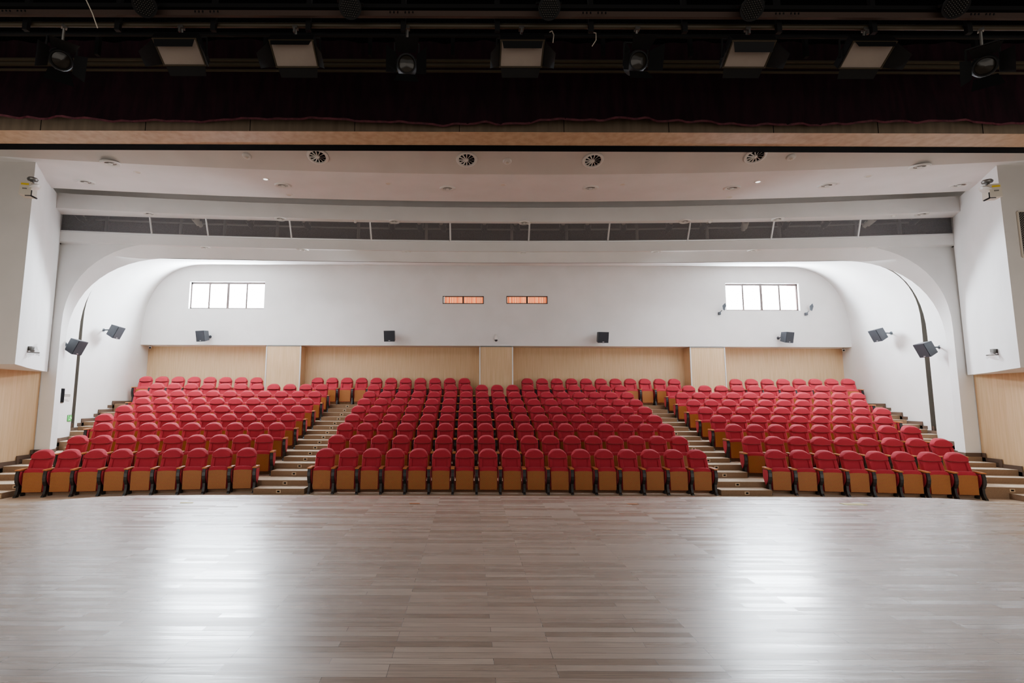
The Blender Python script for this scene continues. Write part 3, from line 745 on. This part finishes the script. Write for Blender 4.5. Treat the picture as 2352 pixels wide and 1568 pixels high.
def small_light(p, label, lit=False, R=.07, name='small_ceiling_spot', grp='small ceiling spots'):
    t_ = empty(name, p)
    m = MB(); m.lathe([(R*.6, -.004), (R*.7, -.014), (R, -.008), (R*1.05, .002)], 18); m.build('bezel', M['plastic'], t_, smooth=True)
    m = MB(); m.lathe([(0, -.006), (R*.62, -.006)], 16); m.build('lens', M['lampon'] if lit else M['cream'], t_)
    tag(t_, label, 'ceiling spot', grp)
small = [(316, 395), (610, 411), (664, 447), (892, 421), (1155, 424), (1430, 423), (1676, 452), (1741, 417), (1995, 404), (2335, 384)]
for i, (u, v) in enumerate(small):
    lit = i in (1, 7)
    small_light(surfB(u, v), 'tiny round %s on the pale ceiling panel, %s from exit side' % ('ceiling spot shining white' if lit else 'ceiling spot, dull white', ORD[i]), lit, R=.085)
# lights in the bridge soffits
def bridge_x(u, v, y, b):
    xr = 0
    for _ in range(8): xr = aty(u, v, bowy(xr, y, b)).x - AX
    return xr
for i, (u, v) in enumerate(((344, 491), (644, 502), (906, 508), (1204, 512), (1573, 509), (1786, 503), (2117, 490))):
    xr = bridge_x(u, v, 13.4, .96)
    downlight(Vector((X(xr), bowy(xr, 13.4, .96), 5.07 + CH + .002)), 'flat round downlight under upper bridge fascia, %s from exit sign side' % ORD[i], R=.16)
for i, (u, v) in enumerate(((473, 566), (699, 572), (933, 578), (1198, 580), (1505, 578), (1727, 575), (2000, 565))):
    xr = bridge_x(u, v, 14.0, .82)
    downlight(Vector((X(xr), bowy(xr, 14.0, .82), 4.33 + CH + .002)), 'flat round downlight under lower bridge fascia, %s from exit sign side' % ORD[i], R=.14)
def dome(p, label):
    t_ = empty('bridge_dome_sensor', p); m = MB(); m.lathe([(0, -.06), (.03, -.055), (.045, -.03), (.05, 0)], 16); m.build('dome', M['plastic'], t_, smooth=True)
    m = MB(); m.lathe([(.05, -.006), (.065, -.004), (.065, 0)], 16); m.build('ring', M['cream'], t_)
    tag(t_, label, 'sensor', 'small dome sensors under the bridge')
for i, (u, v) in enumerate(((816, 509), (1215, 516), (1631, 511), (2053, 497))):
    xr = bridge_x(u, v, 13.45, .94); dome(Vector((X(xr), bowy(xr, 13.45, .94), 5.07 + CH)), 'tiny white dome sensor under upper bridge fascia, %s from exit sign side' % ORD[i])
# spotlights behind the lattice
def bridge_spot(xr, label, pale=False, size=1):
    t_ = empty('bridge_spotlight', (X(xr), bowy(xr, 14.25, .8), 5.28 + CH), (radians(-25), 0, random.uniform(-.3, .3)))
    m = MB(); m.tube((0, 0, 0), (0, 0, .2), .012, 6); m.box(-.1, .1, -.01, .01, -.03, .0); m.box(-.1, -.09, -.02, .02, -.14, 0); m.box(.09, .1, -.02, .02, -.14, 0); m.build('yoke', M['metal'], t_)
    m = MB(); m.tube((0, -.13, -.14), (0, .1, -.14), .085*size, 16); m.tube((0, .1, -.14), (0, .2, -.14), .06, 12); m.build('body', M['cream'] if pale else M['black'], t_, smooth=True)
    m = MB(); m.lathe([(0, .012), (.04, .008), (.062, 0)], 16, Matrix.Translation((0, -.13, -.14)) @ Matrix.Rotation(pi/2, 4, 'X')); m.build('lens', M['led'], t_, smooth=True)
    tag(t_, label, 'spotlight', 'spotlights behind the bridge lattice')
for i, (u, pale) in enumerate(((185, 0), (455, 1), (575, 0), (706, 0), (900, 0), (965, 0), (1018, 0), (1112, 0), (1187, 0), (1292, 0), (1350, 0), (1432, 0), (1537, 0), (1615, 0), (1710, 1), (1805, 0), (1895, 0), (1995, 1), (2100, 0))):
    bridge_spot(bridge_x(u, 530, 14.25, .8), '%s stage spotlight behind the bridge lattice, %s from the exit sign side' % ('pale' if pale else 'dark', (ORD + ['eighteenth', 'nineteenth'])[i]), bool(pale), 1.1)
for i, u in enumerate((250, 420, 520, 640, 825, 980, 1175, 1300, 1460, 1620, 1785, 1960, 2060)):
    xr = bridge_x(u, 530, 14.9, .8); m = MB(); y = bowy(xr, 14.8, .8)
    m.box(X(xr)-.04, X(xr)+.04, y-.03, y+.03, 4.5 + CH, 5.5 + CH)
    tag(m.build('steel_post', M['metal']), 'upright grey steel post inside the lighting bridge, %s from the exit sign side' % ORD[i], 'post', 'posts inside the lighting bridge')

# hanging cream boxes at the ceiling corners
def hang_box(s, u, v, label):
    yy = 10.75
    c = aty(u, v, yy); t_ = empty('ceiling_sensor_box', c, (0, 0, s*-.25))
    m = MB(); m.box(-.11 + s*.03, .11 + s*.03, -.12, .12, -.16, .13, taper=.94); m.build('case', M['cream'], t_)
    m = MB(); m.box(-.07 + s*.04, .07 + s*.04, -.125, -.119, .05, .09); m.build('label_strip', M['yellow'], t_)
    m = MB(); m.box(-.04 + s*.04, .04 + s*.04, -.125, -.119, -.04, -.015); m.build('data_plate', M['groove'], t_)
    m = MB(); m.lathe([(0, -.03), (.08, -.02), (.12, .02), (.09, .06), (0, .08)], 18, Matrix.Translation((-s*.1, -.02, .03)) @ Matrix.Rotation(s*.5, 4, 'Y')); m.build('round_cover', M['plastic'], t_, smooth=True)
    m = MB(); m.tube((-s*.03, 0, .1), (-s*.03, 0, .22), .035, 12); m.lathe([(0, .2), (.09, .2), (.1, .23), (.08, .26), (0, .26)], 20, Matrix.Translation((-s*.03, 0, 0))); m.build('ceiling_mount', M['metal'], t_, smooth=True)
    m = MB(); m.tube((-s*.08, -.1, -.05), (-s*.08, -.1, -.17), .014, 8); m.tube((s*.03, -.1, -.175), (-s*.1, -.1, -.17), .01, 8); m.tube((-s*.08, -.1, -.17), (-s*.2, -.12, -.23), .017, 8); m.build('handle', M['black'], t_)
    tag(t_, label, 'projector box', 'cream boxes hanging at the ceiling corners')
hang_box(-1, 69, 435, 'cream box with a yellow label hung at the ceiling corner on the exit sign side')
hang_box(1, 2274, 440, 'cream box with a yellow label hung at the ceiling corner opposite the exit sign')
# wall arms wrapped in plastic on the box flanks
def wrapped(s, u, v, label):
    # on the flank: intersect with flank line approx
    best = None
    pr = boxprof()
    for i in range(60):
        f_ = i/59*(len(pr)-1); a = int(min(f_, len(pr)-2)); q = f_-a
        x = pr[a][0]*(1-q) + pr[a+1][0]*q; y = pr[a][1]*(1-q) + pr[a+1][1]*q
        p = aty(u, v, y); e = abs(p.x - AX - s*x)
        if best is None or e < best[0]: best = (e, p)
    p = best[1]; inx = -s
    t_ = empty('wrapped_wall_camera', p + Vector((inx*.12, -.1, 0)))
    m = MB(); m.tube((-inx*.3, -.12, -.02), (inx*.22, .0, -.05), .014, 8); m.tube((-inx*.3, -.14, -.02), (-inx*.3, -.1, .06), .02, 8); m.build('arm', M['metal'], t_)
    m = MB(); m.box(-.08, .06, -.04, .04, .0, .1); m.lathe([(0, -.03), (.04, -.02), (.045, .01), (.03, .03)], 14, Matrix.Translation((inx*.05, 0, .0))); m.build('camera_body', M['metal'], t_, smooth=True)
    m = MB(); m.grid(lambda a, b: Vector((-.22 + .44*a, -.03 + .05*sin(7*a + 5*b), -.14 + .28*b*(.4 + .6*a) + .03*sin(9*a))), 14, 8); m.build('plastic_wrap', M['film'], t_, recalc=False)
    tag(t_, label, 'camera', 'plastic wrapped cameras on the box flanks')
wrapped(-1, 66, 806, 'small grey camera in clear plastic on the bright box flank, exit sign side')
wrapped(1, 2288, 812, 'small grey camera in clear plastic on the bright box flank opposite the exit sign')
# louvred grille on the right box front
t_ = empty('air_grille', (X(11.55), 10.99, 3.0 + CH)); q = aty(2336, 487, 10.99)
t_.location = (q.x, 10.99, q.z - 1.0)
m = MB(); m.quad((0, 0, 0), (1.2, 0, 0), (1.2, 0, 1.0), (0, 0, 1.0)); m.build('backing', M['dark'], t_)
m = MB(); m.quad((0, -.02, 0), (1.2, -.02, 0), (1.2, -.02, 1.0), (0, -.02, 1.0)); m.build('wire_mesh', M['mesh2'], t_)
m = MB(); m.box(-.02, .0, -.03, 0, 0, 1); m.box(0, 1.2, -.03, 0, 1.0, 1.02); m.box(0, 1.2, -.03, 0, -.02, 0); m.box(1.2, 1.22, -.03, 0, -.02, 1.02); m.build('frame', M['cream'], t_)
tag(t_, 'dark mesh air grille in the front of the hanging wall box', 'grille')

# cameras on the back wall
t_ = empty('dome_camera', aty(1139, 770, 19.7))
m = MB(); m.box(-.05, .05, .0, .05, -.03, .05); m.tube((0, .03, .02), (0, -.14, .02), .016, 8); m.tube((0, -.14, .02), (0, -.14, -.05), .016, 8); m.build('wall_arm', M['plastic'], t_)
m = MB(); m.lathe([(0, -.05), (.05, -.055), (.065, -.1), (.065, -.18), (.0, -.18)], 18, Matrix.Translation((0, -.14, 0))); m.build('housing', M['plastic'], t_, smooth=True)
m = MB(); m.lathe([(.06, -.18), (.058, -.21), (.035, -.245), (0, -.255)], 18, Matrix.Translation((0, -.14, 0))); m.build('dome', M['black'], t_, smooth=True)
tag(t_, 'white dome security camera above the middle pillar', 'camera')
for u, v, s, lab in ((345, 798, -1, 'small grey camera in the recess corner on the exit sign side'), (1937, 804, 1, 'small grey camera in the recess corner away from the exit sign')):
    t_ = empty('bullet_camera', aty(u, v, 20.1), (radians(8), 0, -s*.5))
    m = MB(); m.tube((0, -.12, 0), (0, .06, 0), .042, 14); m.box(-.05, .05, -.15, .07, .035, .05); m.build('housing', M['plastic'], t_, smooth=True)
    m = MB(); m.tube((0, -.125, 0), (0, -.121, 0), .032, 12); m.build('lens', M['dark'], t_)
    m = MB(); m.tube((0, .03, .04), (0, .06, .12), .015, 8); m.tube((0, .06, .1), (0, .06, .125), .04, 12); m.build('mount', M['metal'], t_)
    tag(t_, lab, 'camera', 'bullet cameras in the recess corners')
# small floodlights beside the right window
for u, v, lab in ((1658, 709, 'small grey floodlight left of the bright window'), (1858, 710, 'small grey floodlight right of the bright window')):
    t_ = empty('wall_floodlight', aty(u, v, 19.6)); t_.scale = (1.3, 1, 1.15)
    m = MB(); m.prism([(-.1, .19), (-.02, .1), (-.03, -.02), (-.08, -.06), (-.12, .08)], -.05, .05, Matrix.Rotation(radians(70), 4, 'Z')); m.build('head', M['grey'], t_)
    m = MB(); m.tube((0, 0, -.05), (-.04, .06, -.12), .012, 6); m.box(-.07, -.02, .03, .15, -.19, -.1); m.build('bracket', M['grey'], t_)
    tag(t_, lab, 'floodlight', 'small floodlights beside the window')

# exit sign, dark slot and notice on the left wall behind the arch
def on_wall(u, v):
    y = 15
    for _ in range(20): y = atx(u, v, -wallx(y) + .0).y
    return Vector((X(-wallx(y)), y, atx(u, v, -wallx(y)).z))
wa = atan2(.45, 1.49)   # plan slope of that wall
rz = pi/2 + wa - .0
p = on_wall(157, 960)
t_ = empty('exit_sign', p + Vector((.03, 0, 0)), (0, 0, pi/2 + atan2(.45, 1.49)))
# local x runs along the wall, local -y points into the room
t_.scale = (.55, .8, .8)
m = MB(); m.box(-.26, .26, -.0, .05, -.12, .12); m.build('housing', M['metal'], t_)
m = MB(); m.box(-.24, .24, -.012, 0, -.105, .105); m.build('green_face', M['exitgreen'], t_)
m = MB()
m.lathe([(0, 0), (.02, 0), (.02, .004), (0, .004)], 12, Matrix.Translation((.06, -.016, .075)) @ Matrix.Rotation(pi/2, 4, 'X'))
def bar(x0, z0, x1, z1, w):
    d = Vector((x1-x0, 0, z1-z0)).normalized(); n_ = Vector((-d.z, 0, d.x))*w
    a, b = Vector((x0, -.018, z0)), Vector((x1, -.018, z1)); m.quad(a+n_, b+n_, b-n_, a-n_)
bar(.05, .05, .0, -.02, .014); bar(.0, -.02, .06, -.055, .011); bar(.06, -.055, .04, -.095, .01); bar(.0, -.02, -.05, -.06, .011); bar(-.05, -.06, -.1, -.05, .01)
bar(.045, .04, -.03, .03, .009); bar(.05, .045, .1, .0, .009); bar(-.12, .09, -.2, .09, .008); bar(-.2, .09, -.2, -.09, .008); bar(.14, 0, .21, 0, .012); bar(.21, 0, .18, .035, .01); bar(.21, 0, .18, -.035, .01)
m.build('running_man_symbol', M['exitwhite'], t_, recalc=False)
tag(t_, 'glowing green exit sign with running man low on the white side wall', 'exit sign')
p = on_wall(141, 908); t_ = empty('wall_handle_slot', p + Vector((.02, 0, 0)), (0, 0, pi/2 + atan2(.45, 1.49)))
m = MB(); m.box(-.12, .12, -.01, .03, -.19, .19); m.build('dark_face', M['dark'], t_); m = MB(); m.box(-.135, .135, .0, .02, -.205, .205); m.build('surround', M['metal'], t_)
tag(t_, 'tall narrow black panel on the white wall near the arch', 'wall panel')
p = on_wall(152, 912); t_ = empty('wall_notice', p + Vector((.02, 0, 0)), (0, 0, pi/2 + atan2(.45, 1.49)))
m = MB(); m.box(-.22, .22, -.004, .01, -.1, .1); m.build('sheet', M['plastic'], t_)
m = MB()
for r in range(3): m.box(-.2, .2, -.007, -.004, .02 + r*.025, .036 + r*.025)
m.box(-.2, .05, -.007, -.004, -.08, -.07); m.build('grey_print', M['groove'], t_)
tag(t_, 'small white notice with grey print beside the narrow black panel', 'notice')

# floor marks on the stage
for (u, v, w, d, cc, lab) in ((429, 1154, .17, .06, M['yellow'], 'small yellow tape scrap near the stage edge on the exit sign side'), (952, 1156, .13, .05, M['arm'], 'tiny brown tape scrap on the stage edge before the middle block'), (1453, 1157, .13, .05, M['arm'], 'tiny brown tape scrap on the stage edge, second of its colour'), (1960, 1157.5, .29, .13, M['card'], 'bright yellow card lying near the stage edge away from exit sign')):
    p = atz(u, v, .002); m = MB(); m.prismz([(-w/2, -d/2), (w/2 + .02, -d/2), (w/2, d/2), (-w/2 - .02, d/2)], 0, .004)
    tag(m.build('floor_marker', cc, loc=p), lab, 'floor marker')

# ------------------------------------------------------------------ stage rigging
def hbar(name, y, v, r, mtl, lab, sq=None):
    z = aty(1140, v, y).z; m = MB()
    if sq: m.box(X(-14), X(14), y - sq[0], y + sq[0], z - sq[1], z + sq[1])
    else: m.tube((X(-14), y, z), (X(14), y, z), r, 10)
    o = m.build(name, mtl, smooth=not sq); tag(o, lab, 'batten'); return z
zb1 = hbar('lighting_batten', 6.0, 60, .032, M['rigrail'], 'dark horizontal pipe batten carrying the stage lights')
hbar('rear_batten', 6.6, 82, .028, M['rig'], 'dark pipe batten just behind the one carrying lights')
hbar('timber_rail', 5.82, 34, 0, M['rigwood'], 'flat brown rail high across the rigging', sq=(.02, .035))
hbar('black_channel', 5.8, 18, 0, M['rig'], 'black steel channel above the flat brown rail', sq=(.03, .025))
hbar('curtain_track', 7.2, 141, 0, M['rigrail'], 'upper brassy curtain track before the valance', sq=(.03, .012))
hbar('curtain_track', 7.25, 151, 0, M['rigrail'], 'middle brassy curtain track before the valance', sq=(.03, .014))
hbar('curtain_track', 7.3, 164, 0, M['rigrail'], 'lowest brassy curtain track before the valance', sq=(.02, .008))
for i, u in enumerate((50, 263, 485, 705, 925, 1143, 1360, 1577, 1795, 2015, 2235)):
    x = aty(u, 35, 5.85).x; m = MB(); za = aty(1140, 64, 5.85).z
    m.box(x-.03, x+.03, 5.9, 5.95, za, za + 1.6)
    for q in range(-3, 4):
        if i % 2 == 0 and q: m.lathe([(0, 0), (.009, 0), (.009, -.02), (0, -.02)], 8, Matrix.Translation((x + q*.045, 5.74, aty(1140, 27, 5.74).z)))
    tag(m.build('rigging_hanger', M['rig']), 'black vertical hanger in the rigging, %s from the exit sign side' % ORD[i], 'hanger', 'hangers carrying the batten')
for i, u in enumerate((225, 610, 850, 1040, 1385, 1585, 1850, 2050, 2240)):
    x = aty(u, 110, 6.9).x; m = MB(); m.box(x-.025, x+.025, 6.87, 6.93, aty(1140, 130, 6.9).z, aty(1140, 84, 6.9).z)
    tag(m.build('rear_hanger', M['rig']), 'short black upright behind the stage lights, %s from the exit sign side' % ORD[i], 'hanger', 'short uprights behind the stage lights')
def cable(pts, lab):
    m = MB(); m.path(pts, .006, 6); tag(m.build('loose_cable', M['cream']), lab, 'cable')
cable([aty(1360, 74, 6.3), aty(1369, 76, 6.3), aty(1369, 92, 6.3), aty(1360, 106, 6.3)], 'pale hooked cable end hanging beside the middle panel light')
cable([aty(1262, 74, 6.3), aty(1268, 71, 6.3), aty(1272, 80, 6.3), aty(1270, 98, 6.3)], 'thin pale cable loop hanging just by the middle panel light')
cable([aty(198, 0, 5.5), aty(212, 30, 5.5), aty(224, 64, 5.5)], 'thin pale cable running down to the batten on the exit sign side')

def panel_light(u, v, yaw, flap, label):
    y = 6.0; c = aty(u, v, y); t_ = empty('panel_light', c, (0, 0, yaw))
    Wp, Hp = .25, .15; R = Matrix.Rotation(radians(58), 4, 'X')   # face leans: upper edge toward the stage
    def q(x, z, y_=0): return R @ Vector((x, y_, z))
    m = MB(); mt = R
    m.box(-Wp-.02, Wp+.02, .01, .13, -Hp-.02, Hp+.02, mt); m.build('housing', M['rig'], t_)
    m = MB(); m.box(-Wp, Wp, -.006, .01, -Hp, Hp, mt); m.build('diffuser', M['led'], t_)
    m = MB()
    for a in (-1, 1): m.box(-Wp-.02, Wp+.02, -.014, 0, a*(Hp+.005)-.008, a*(Hp+.005)+.008, mt); m.box(a*(Wp+.01)-.008, a*(Wp+.01)+.008, -.014, 0, -Hp, Hp, mt)
    m.build('edge_frame', M['rigrail'], t_)
    for sx in (-1, 1):
        m = MB(); a0, a1 = q(sx*(Wp+.015), -Hp), q(sx*(Wp+.015), Hp); b0, b1 = q(sx*(Wp+.14), -Hp*.6, -.2), q(sx*(Wp+.14), Hp*.6, -.2); m.quad(a0, a1, b1, b0); m.build('barn_door', M['rig'], t_, recalc=False)
    m = MB(); a0, a1 = q(-Wp, -Hp-.01), q(Wp, -Hp-.01); b0, b1 = q(-Wp*.92, -Hp-.13, -.03), q(Wp*.92, -Hp-.13, -.03); m.quad(a0, a1, b1, b0); m.build('barn_door', M['rig'], t_, recalc=False)
    m = MB(); k = flap; a0, a1 = q(-Wp, Hp+.01), q(Wp, Hp+.01); b0, b1 = q(-Wp*.92, Hp - k*.04, -.1), q(Wp*.92, Hp - k*.04, -.1); m.quad(a0, a1, b1, b0); m.build('barn_door', M['rig'], t_, recalc=False)
    m = MB(); zt = zb1 - c.z
    for sx in (-1, 1): m.tube((sx*(Wp+.05), .06, 0), (sx*(Wp+.05), .04, zt*.62), .012, 6)
    m.tube((-Wp-.05, .04, zt*.62), (Wp+.05, .04, zt*.62), .012, 6); m.build('yoke', M['rig'], t_)
    m = MB(); m.tube((0, .04, zt*.6), (0, 0, zt), .016, 8); m.box(-.03, .03, -.03, .03, zt-.05, zt-.015); m.box(-.012, .012, -.05, -.02, zt-.12, zt-.06); m.build('clamp', M['metal'], t_)
    tag(t_, label, 'stage light', 'flat panel lights on the batten')
for (u, v, yw, fl), lab in zip(((413, 119, 0, 1.2), (676, 123, 0, .2), (1198, 123, 0, 1.2), (1720, 124, 0, 2.2), (1992, 126, 0, .3)), ('first', 'second', 'third', 'fourth', 'fifth')):
    panel_light(u, v, yw, fl, 'flat white panel light with black barn doors, %s counted from the exit sign side' % lab)
def fresnel(u, v, yaw, pitch, label):
    y = 6.0; c = aty(u, v, y); t_ = empty('fresnel_light', c, (0, 0, yaw)); R = Matrix.Rotation(pitch, 4, 'X')
    m = MB(); m.lathe([(0, .26), (.09, .25), (.125, .2), (.13, .02), (.115, -.02), (.1, -.02)], 20, R @ Matrix.Rotation(-pi/2, 4, 'X')); m.build('housing', M['rig'], t_, smooth=True)
    m = MB(); m.lathe([(0, -.03), (.05, -.024), (.1, -.004)], 20, R @ Matrix.Rotation(-pi/2, 4, 'X')); m.build('lens', M['lens'], t_, smooth=True)
    def q(x, z, y_): return R @ Vector((x, y_, z))
    for k in range(4):
        a = k*pi/2; ca, sa = cos(a), sin(a)
        def w(px_, pz_, yy): return q(px_*ca - pz_*sa, px_*sa + pz_*ca, yy)
        m = MB(); m.quad(w(-.11, .12, -.03), w(.11, .12, -.03), w(.15, .24, -.2), w(-.15, .24, -.2)); m.build('barn_door', M['rig'], t_, recalc=False)
    zt = zb1 - c.z; m = MB()
    for sx in (-1, 1): m.tube((sx*.15, .1, 0), (sx*.15, .05, zt*.6), .012, 6)
    m.tube((-.15, .05, zt*.6), (.15, .05, zt*.6), .012, 6); m.build('yoke', M['rig'], t_)
    m = MB(); m.tube((0, .05, zt*.6), (0, 0, zt), .016, 8); m.box(-.03, .03, -.03, .03, zt-.05, zt-.015); m.build('clamp', M['metal'], t_)
    tag(t_, label, 'stage light', 'round stage lights with barn doors')
for (u, v, yw, pt_), lab in zip(((140, 138, .75, .55), (934, 147, .1, .35), (1466, 140, .05, .35), (2262, 152, -.7, .5)), ('nearest the exit sign side', 'second from the exit sign side', 'third from the exit sign side', 'farthest from the exit sign')):
    fresnel(u, v, yw, pt_, 'black round stage light with barn doors on the batten, %s' % lab)
def par(u, v, yaw, label):
    y = 5.6; c = aty(u, v, y); t_ = empty('led_par_light', c, (0, 0, yaw)); R = Matrix.Rotation(radians(38), 4, 'X') @ Matrix.Rotation(-pi/2, 4, 'X')
    m = MB(); m.lathe([(0, .2), (.09, .19), (.125, .05), (.13, 0), (.118, 0)], 20, R); m.build('housing', M['rig'], t_, smooth=True)
    m = MB(); m.lathe([(0, .004), (.12, .004)], 20, R); m.build('face_plate', M['rig'], t_)
    m = MB()
    for i in range(-4, 5):
        for j in range(-4, 5):
            x = i*.026 + (j % 2)*.013; z = j*.0225
            if x*x + z*z < .11**2: m.lathe([(0, -.012), (.007, -.009), (.0105, 0)], 6, R @ Matrix.Translation((x, z, 0)))
    m.build('lens_cluster', M['led'] if 0 else M['lens'], t_, smooth=True)
    m = MB(); m.tube((0, .05, .1), (0, .08, .9), .014, 6); m.box(-.15, .15, .03, .06, .08, .1); m.build('yoke', M['rig'], t_)
    tag(t_, label, 'stage light', 'round multi lens lights high in the rigging')
for (u, v, yw), lab in zip(((332, 12, .6), (804, 16, .2), (1262, 18, 0), (1728, 20, -.25), (2196, 14, -.6)), ORD):
    par(u, v, yw, 'round black light with honeycomb of small lenses, %s from the exit sign side' % lab)

# ------------------------------------------------------------------ lights
def area(name, loc, rot, sx, sy, power, col, spread=None):
    l = bpy.data.lights.new(name, 'AREA'); l.shape = 'RECTANGLE'; l.size = sx; l.size_y = sy; l.energy = power; l.color = col
    if spread: l.spread = spread
    o = bpy.data.objects.new(name, l); COL.objects.link(o); o.location = loc; o.rotation_euler = rot; return o
for w in wins[:2]:
    area('window_daylight', (X((w[0]+w[1])/2), YB + .35, (w[2]+w[3])/2 + .05), (-pi/2, 0, 0), 3.3, 1.4, 1600, (.8, .9, 1.0))
for w in wins[2:]:
    area('booth_daylight', (X((w[0]+w[1])/2), YB + .7, (w[2]+w[3])/2), (-pi/2, 0, 0), 1.8, .5, 16, (1, .86, .72))
M['sky'] = mat('overcast_sky', (1, 1, 1, 1), 1, emit=(.93, .97, 1, 1), es=14)
for i, w in enumerate(wins[:2]):
    m = MB(); m.quad((X(w[0]) - 3, YB + 1.6, w[2] - 1.5), (X(w[1]) + 3, YB + 1.6, w[2] - 1.5), (X(w[1]) + 3, YB + 1.6, w[3] + 1.5), (X(w[0]) - 3, YB + 1.6, w[3] + 1.5))
    struct(m.build('sky', M['sky']), 'overcast white sky outside the window %s' % ('on the exit sign side' if i == 0 else 'between the floodlights'), 'sky')
# added fill lights without fittings, brightening the rear vault and the back wall
for s_ in (-1, 1):
    area('rear_vault_fill', (X(s_*11.2), 15.9, 3.6 + CH), (pi/2 + .1, 0, s_*-.1 + 0), 2.0, 1.0, 16, (.84, .92, 1.0))
# soft warm house fill from the open stage side
area('stage_side_fill', (X(0), -2.5, 3.2), (pi/2, 0, 0), 18, 4.5, 140, (1.0, .88, .76))
for s_ in (-1, 1): area('wing_fill', (X(s_*9.5), 2.5, 2.2), (pi/2, 0, 0), 5, 3, 66, (1.0, .95, .9), spread=radians(110))
for s_ in (-1, 1): area('house_overhead_fill', (X(s_*8.6), 16.2, 4.0 + CH), (0, 0, 0), 5.0, 4.0, 150, (.88, .94, 1.0))
for s_ in (-1, 1):
    l_ = area('flank_fill', (X(s_*3.5), 15.4, 3.5 + CH), (0, 0, 0), 1.2, .6, 60, (.88, .94, 1.0), spread=radians(80))  # added fill aimed at the box flanks, no fitting there
    d_ = Vector((X(s_*11.6), 12.6, 3.0 + CH)) - l_.location; l_.rotation_euler = d_.to_track_quat('-Z', 'Y').to_euler()
wd = bpy.data.worlds.new('World'); SC.world = wd; wd.use_nodes = True
wd.node_tree.nodes['Background'].inputs[0].default_value = (1, .97, .93, 1); wd.node_tree.nodes['Background'].inputs[1].default_value = .28

# ------------------------------------------------------------------ camera
cd = bpy.data.cameras.new('camera'); cam = bpy.data.objects.new('camera', cd); COL.objects.link(cam)
cam.location = (0, 0, CH)
cam.matrix_world = Matrix.Translation((0, 0, CH)) @ Matrix.Rotation(pi/2 + T, 4, 'X') @ Matrix.Rotation(RR, 4, 'Z')
cd.sensor_width = 36; cd.sensor_fit = 'HORIZONTAL'; cd.lens = 36*F/2352; cd.shift_x = (1176 - PX)/2352; cd.clip_end = 200; cd.clip_start = .05
SC.camera = cam
SC.view_settings.view_transform = 'AgX'; SC.view_settings.look = 'AgX - Base Contrast'; SC.view_settings.exposure = .64
SC.cycles.use_denoising = True
SC.cycles.use_adaptive_sampling = True; SC.cycles.adaptive_threshold = .02; SC.cycles.max_bounces = 7; SC.cycles.diffuse_bounces = 4; SC.cycles.glossy_bounces = 3; SC.cycles.transparent_max_bounces = 8
SC.cycles.sample_clamp_indirect = 6
